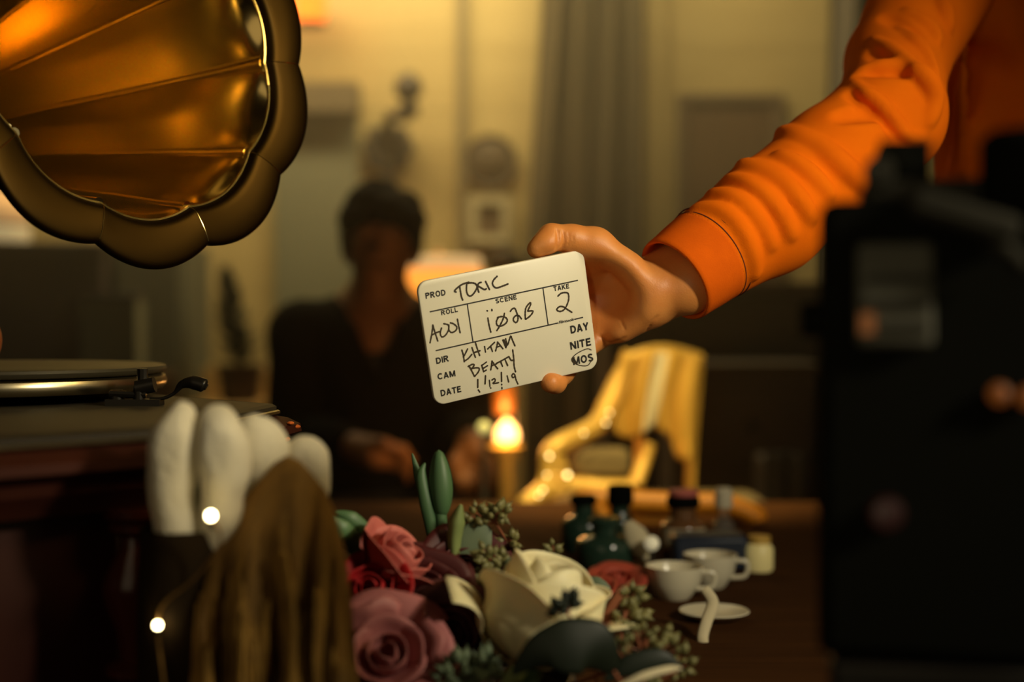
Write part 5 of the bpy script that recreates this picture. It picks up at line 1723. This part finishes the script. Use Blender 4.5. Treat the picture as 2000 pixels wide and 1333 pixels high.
MB().tube(catmull([gp(1022, 1000, -.09), gp(1015, 1060, -.10), gp(1018, 1120, -.12)], 6), 12 * kG, 12).build('arm_post', M['gold'], GC)
# gold drape over its back
DR = thing('gold_drape', 'yellow gold cloth hanging in folds over the back of the gilded armchair', 'cloth', gp(1300, 860, .08))


def drape_fn(u, v):
    tx = 1216 + 152 * u
    ty = 700 - 14 * sin(u * pi)
    bx_ = 1196 + 158 * u
    by_ = 838 + 22 * u + 14 * sin(u * 9) + (26 if u > .72 else 0) * min(1, (u - .72) / .08 if u > .72 else 0)
    p = gp(tx, ty, .05 + .06 * u).lerp(gp(bx_, by_, .04 + .06 * u), v)
    return p + Vector((0, -.016 - .017 * sin(u * 22 + 1.4 * sin(v * 3)) * (.4 + .6 * v), 0))


MB().grid(drape_fn, 70, 24).build('cloth', M['golddrape'], DR, angle=180, solid=.003)
MB().grid(lambda u, v: drape_fn(.40 + .16 * u - .06 * v, v * .96 + .02) + Vector((0, -.020, 0)), 14, 20).build('scarf', M['cream'], DR, angle=180, solid=.003)
FS = thing('fairy_light_string', 'string of tiny warm lights wound along the gilded chair arm', 'lights', gp(1070, 930, -.1))
bl = [(1266, 692, .08, 1), (1190, 806, .0, 1), (1183, 826, -.02, 2), (1140, 846, -.05, 1), (1073, 891, -.09, 3), (1108, 928, -.09, 4), (1068, 928, -.09, 1), (1060, 958, -.10, 2), (1052, 968, -.10, 1), (1026, 984, -.12, 3), (1024, 1012, -.12, 1)]
wpts = [gp(x, y, d_ - .028) for x, y, d_, _ in bl]
MB().tube(catmull(wpts, 5), .0009, 5).build('light_wire', M['wirecopper'], FS)
for (x, y, d_, b), w in zip(bl, wpts):
    MB().sphere(w + Vector((0, -.003, 0)), (.0018, .0021, .0026, .0034)[b - 1], 10, 8).build('bulb', M['bulb2'] if b < 4 else M['bulb2'], FS)

# dark chest of drawers behind the table at the right
CH = thing('dark_chest', 'tall dark brown chest standing behind the bottles', 'chest', (wx(1475, 3.1), 3.3, 0))
c0 = wz(715, 3.1)
MB().box((wx(1480, 3.1), 3.40, c0 / 2 - .01), (.34, .32, c0 - .02)).build('chest_body', M['darkchest'], CH, bevel=.006)
MB().box((wx(1480, 3.1), 3.395, c0 - .01), (.37, .35, .02)).build('chest_top', mat('chest_top_wood', (.05, .034, .017), .8), CH, bevel=.004)
for i in range(4):
    z = c0 - .14 - i * .2
    d_ = MB().box((wx(1480, 3.1), 3.233, z), (.30, .016, .17)).build('drawer', M['darkchest'], CH, bevel=.004)
    MB().sphere((wx(1480, 3.1), 3.215, z), .014, 10, 8).build('knob', M['iron'], d_)
bl_ = MB().grid(lambda u, v: Vector((wx(1492 + 90 * u, 2.98), 2.97 + .004 * sin(u * 14), wz(885, 2.98) - v * (wz(885, 2.98) - .02))), 24, 16).build('hanging_cloth', M['slateblue'], None, angle=180, solid=.006)
tag(bl_, 'blue grey cloth hanging over a stool behind the table corner', 'cloth')
bk = MB().box((wx(1537, 2.98), 3.05, wz(885, 2.98) / 2 - .005), (.10, .10, wz(885, 2.98) - .01)).build('stool', M['darkchest'], None, bevel=.01)
tag(bk, 'dark block stool under the blue grey cloth', 'stool')

# ------------------------------------------------------------------ things standing on the far end of the table
def onT(px, d): return Vector((wx(px, d), d, TZ))


def bottle(px, d, r, h, body, capm, label, neck=.35, cap_h=.025, cat='bottle', group='bottles on the table'):
    o = onT(px, d)
    t = thing('bottle', label, cat, o, group)
    MB().lathe([(r * .9, 0), (r, .006), (r, h * .58), (r * .92, h * .66), (r * neck, h * .78), (r * neck, h)], o, n=28).build('body', M[body], t)
    MB().lathe([(r * neck + .003, 0), (r * neck + .004, .003), (r * neck + .004, cap_h), (r * neck + .001, cap_h + .003)], o + Vector((0, 0, h)), n=20).build('cap', M[capm], t)
    return t


bt = bottle(1335, 1.72, .026, .060, 'brownglass', 'blackplastic', 'squat brown glass bottle with a black cap', .62, .010)
MB().lathe([(.0265, .012), (.0268, .014), (.0268, .034), (.0265, .036)], onT(1335, 1.72), n=28, caps=False).build('paper_label', M['cream'], bt)
MB().lathe([(.018, .001), (.0185, .006), (.0160, .008)], onT(1335, 1.72) + Vector((0, 0, .073)), n=20).build('cap_ring', M['pink'], bt)
bottle(1414, 1.74, .014, .056, 'clearglass', 'whiteceramic', 'slim clear bottle with a white cap behind the cups', .5, .022)
bottle(1212, 1.80, .018, .052, 'greenglass', 'blackplastic', 'dark bottle with a round black stopper before the amber case', .7, .022)
bottle(1182, 1.64, .034, .050, 'greenglass', 'greenglass', 'wide dark green bottle left of the pale feather', .45, .006)
bottle(1140, 1.76, .028, .058, 'greenglass', 'blackplastic', 'dark green bottle nearest the gilded chair arm', .45, .008)
# amber violin shaped case / tray
AW = thing('amber_case', 'long amber wooden case lying behind the bottles', 'case', onT(1310, 1.95))
def cp(px, py, d=1.98): return P(px, py, d)
MB().tube(catmull([cp(1125, 978), cp(1180, 976), cp(1260, 982), cp(1340, 985), cp(1420, 988), cp(1470, 1008), cp(1478, 1018)], 6), [.012, .014, .016] + [.016] * 33 + [.012], 12).build('case_rim', M['amberwood'], AW)
MB().box(cp(1262, 1010, 2.0), (.100, .02, .036)).box(cp(1320, 1012, 2.0), (.03, .02, .030)).build('case_front', M['amberwood'], AW, bevel=.006)
MB().tube(catmull([cp(1165, 985, 1.97), cp(1178, 1010, 1.97), cp(1200, 1034, 1.97)], 6), .010, 10).build('case_bracket', M['amberwood'], AW)
MB().tube([(wx(1262, 2.0), 2.0, TZ), tuple(cp(1262, 1010, 2.0))], .012, 10).tube([(wx(1440, 1.98), 1.98, TZ), tuple(cp(1440, 992))], .010, 10).tube([(wx(1175, 1.98), 1.98, TZ), tuple(cp(1170, 980))], .009, 10).build('case_foot', M['darkwood'], AW)
# cups, bowl, feather, ribbon
def cup(px, d, r, h, label, m='whiteceramic'):
    o = onT(px, d)
    t = thing('cup', label, 'cup', o, 'white cups on the table')
    MB().lathe([(r * .5, 0), (r * .62, .004), (r * .9, h * .5), (r, h), (r * .94, h), (r * .82, h * .5), (r * .5, .006), (.001, .006)], o, n=28).build('bowl', M[m], t)
    MB().tube(catmull([o + Vector((r * .85, 0, h * .8)), o + Vector((r * 1.35, 0, h * .75)), o + Vector((r * 1.3, 0, h * .35)), o + Vector((r * .75, 0, h * .3))], 5), .0025, 8).build('handle', M[m], t)
    return t


cup(1318, 1.46, .030, .034, 'white cup nearest the bouquet on the table')
cup(1388, 1.52, .029, .036, 'white cup beside the navy case')
sa = MB().lathe([(.016, 0), (.028, .004), (.034, .008), (.033, .009), (.016, .004), (.001, .004)], onT(1396, 1.36), n=32).build('saucer', M['whiteceramic'])
tag(sa, 'small white saucer in front of the white cups', 'saucer')
nb = MB().box(onT(1385, 1.64) + Vector((0, 0, .02)), (.085, .05, .04)).build('navy_case', M['bluecloth'], None, bevel=.006)
tag(nb, 'small navy blue case beside the white cups', 'case')
ft = MB().grid(blade([P(1225, 1020, 1.62), P(1240, 1045, 1.62), P(1258, 1075, 1.62), P(1272, 1095, 1.62)], [.004, .013, .012, .002], .3), 8, 16).build('feather', M['cream'], None, angle=180, solid=.002)
tag(ft, 'pale feather leaning on the dark green bottle', 'feather')
gb = thing('glass_ball', 'small glass ball, its glint put in as a glow, beside the pale feather', 'ball', P(1272, 1060, 1.60))
MB().sphere(P(1273, 1062, 1.60), .0085, 14, 10).build('ball', mat('glass_glint_glow', (.8, .75, .55), .15, emit=.25, ecol=(1, .85, .5)), gb)  # highlight on the glass put in as faint emission
MB().tube([P(1273, 1062, 1.60), Vector((P(1273, 1062, 1.60).x, 1.60, TZ))], .003, 6).build('pin', M['iron'], gb)
hb = MB().lathe([(.016, 0), (.02, .004), (.022, .02), (.012, .03), (.001, .032)], onT(1480, 1.60) + Vector((0, 0, .0)), n=20)
gl = thing('glass_jar', 'small pale yellow jar with a glow put in, at the right edge of the table', 'jar', onT(1484, 1.62))
MB().lathe([(.014, 0), (.016, .003), (.016, .026), (.012, .032)], onT(1484, 1.62), n=20).build('body', mat('yellow_jar_glow', (.75, .62, .25), .4, emit=.12, ecol=(1, .8, .3)), gl)  # blurred bright spot put in as a faint glow of the jar
MB().lathe([(.013, .0), (.013, .008)], onT(1484, 1.62) + Vector((0, 0, .032)), n=20).build('lid', M['gold'], gl)
rb = MB().grid(blade([P(1375, 1150, 1.30), P(1392, 1178, 1.30), P(1380, 1215, 1.28), P(1372, 1250, 1.27), P(1385, 1285, 1.25)], [.004, .0055, .005, .005, .002], .4), 6, 30).build('ribbon', M['cream'], None, angle=180, solid=.001)
tag(rb, 'cream ribbon curling on the table right of the bouquet', 'ribbon')
# coral flower heads lying on the table behind the bouquet
for i, (px, py, d, r, lb) in enumerate(((1128, 1100, 1.42, .018, 'orange coral flower lying behind the cream rose'), (1205, 1112, 1.46, .019, 'coral pink flower lying right of the orange coral flower'), (1168, 1135, 1.40, .014, 'deep coral bloom between the two coral flowers'))):
    rose(lb, Vector((wx(px, d), d, TZ + .008)), (.2 - .2 * i, -.3, .9), r, .022, M['coral'], 'coral flowers on the table', 20 + i, .6, 4, None, .5, name='flower')

# ------------------------------------------------------------------ smoke hanging in the far half of the room
hz = MB().box((0, 3.16, 1.34), (5.9, 2.74, 2.62)).build('smoke_haze', None, None, smooth=False)
vm = bpy.data.materials.new('smoke')
vm.use_nodes = True
nt = vm.node_tree
nt.nodes.remove(nt.nodes['Principled BSDF'])
vsn = nt.nodes.new('ShaderNodeVolumeScatter')
vsn.inputs['Color'].default_value = (1, .93, .72, 1)
vsn.inputs['Density'].default_value = .05
vsn.inputs['Anisotropy'].default_value = .35
tcv = nt.nodes.new('ShaderNodeTexCoord')
sep = nt.nodes.new('ShaderNodeSeparateXYZ')
rmp = nt.nodes.new('ShaderNodeMapRange')
rmp.interpolation_type = 'SMOOTHSTEP'
rmp.inputs['From Min'].default_value = .85
rmp.inputs['From Max'].default_value = 1.55
rmp.inputs['To Min'].default_value = .008
rmp.inputs['To Max'].default_value = .062
nt.links.new(tcv.outputs['Object'], sep.inputs[0])
nt.links.new(sep.outputs['Z'], rmp.inputs['Value'])
nt.links.new(rmp.outputs[0], vsn.inputs['Density'])
nt.links.new(vsn.outputs[0], nt.nodes['Material Output'].inputs['Volume'])
hz.data.materials.append(vm)
tag(hz, 'thin smoke hanging in the far half of the room', 'smoke', kind='stuff')

# ------------------------------------------------------------------ black camera rig close to us at the right
RD = .62
rp = lambda px, py, d=RD: P(px, py, d)
rx = lambda px, d=RD: wx(px, d)
rz = lambda py, d=RD: wz(py, d)
RG = thing('camera_rig', 'big black film camera rig close to us at the right', 'camera', (rx(1800), RD, 0))
x0, x1 = rx(1600), rx(2090)
zt_, zb3 = rz(392), rz(1290)
MB().box(((x0 + x1) / 2, RD + .03, (zt_ + zb3) / 2), (x1 - x0, .06, zt_ - zb3)).build('camera_body', M['blackplastic'], RG, bevel=.006)
MB().box((rx(1742), RD - .004, rz(577)), (rx(1815) - rx(1672), .010, rz(478) - rz(676))).build('side_screen', M['rigpaper'], RG, bevel=.003)
for i, py in enumerate((548, 595, 640)):
    MB().box((rx(1744), RD - .0095, rz(py)), (.026, .002, .0035)).build('screen_row', M['rigmetal'], RG)
MB().box((rx(1690), RD - .010, rz(632)), (.006, .004, .009)).build('indicator', mat('dull_orange_mark', (.30, .10, .02), .6), RG)
MB().box((rx(1850), RD + .03, zt_ + .004), (.075, .055, .010)).build('top_plate', M['rigmetal'], RG, bevel=.003)
MB().box((rx(1862), RD - .012, rz(432)), (.046, .024, .012), Matrix.Rotation(radians(18), 3, 'Y')).build('slanted_bracket', M['rigmetal'], RG, bevel=.004)
MB().box((rx(1762), RD + .03, rz(342)), (.022, .05, .030)).tube([rp(1725, 322), rp(1778, 322)], .0035, 10).build('handle_clamp', M['blackplastic'], RG, bevel=.004)
MB().lathe([(.0055, -.006), (.0065, -.004), (.0065, .004), (.0055, .006)], rp(1712, 340), (0, -1, .1), 20).build('clamp_knob', M['rigmetal'], RG)
MB().lathe([(.02, -.01), (.022, -.006), (.022, .02), (.018, .024)], rp(1996, 376), (0, 0, 1), 24).build('top_knob', M['blackplastic'], RG)
MB().tube([rp(1612, 628, RD + .03), rp(1560, 625, RD + .03)], .0045, 12).lathe([(.007, -.006), (.008, -.004), (.008, .005), (.006, .007)], rp(1562, 625, RD + .03), (1, 0, 0), 20).build('side_knob', M['blackplastic'], RG)
for px, py in ((1940, 766), (1992, 772)):
    MB().sphere(rp(px, py, RD - .004), .0046, 12, 8).build('indicator_lamp', M['orangeled'], RG)
MB().lathe([(.001, .006), (.006, .005), (.0075, 0)], rp(1730, 1000, RD - .001), (0, -1, 0), 20).build('tally_light', M['redled'], RG)
for (pxa, pya, pxb, pyb) in ((1900, 430, 1960, 470), (1930, 480, 1985, 520)):
    MB().tube(catmull([rp(pxa, pya, RD - .012), rp((pxa + pxb) / 2 + 8, (pya + pyb) / 2 - 12, RD - .02), rp(pxb, pyb, RD - .012)], 6), .004, 10).build('cable', M['rigmetal'], RG)
MB().box(((x0 + x1) / 2, RD + .03, zb3 - .012), (.10, .055, .024)).build('mounting_plate', M['blackmetal'], RG, bevel=.004)
MB().lathe([(.05, TZ), (.05, TZ + .012), (.04, TZ + .03), (.035, zb3 - .024)], ((x0 + x1) / 2, RD + .03, 0), n=28).build('riser_column', M['blackmetal'], RG)
piv = Vector((x0, RD, 0))
ang_ = -math.atan((1612 - CX) / FPX)
l0 = Vector((RG.location.x, RG.location.y, 0))
RG.rotation_euler = (0, 0, ang_)
RG.location = piv + Matrix.Rotation(ang_, 3, 'Z') @ (l0 - piv)
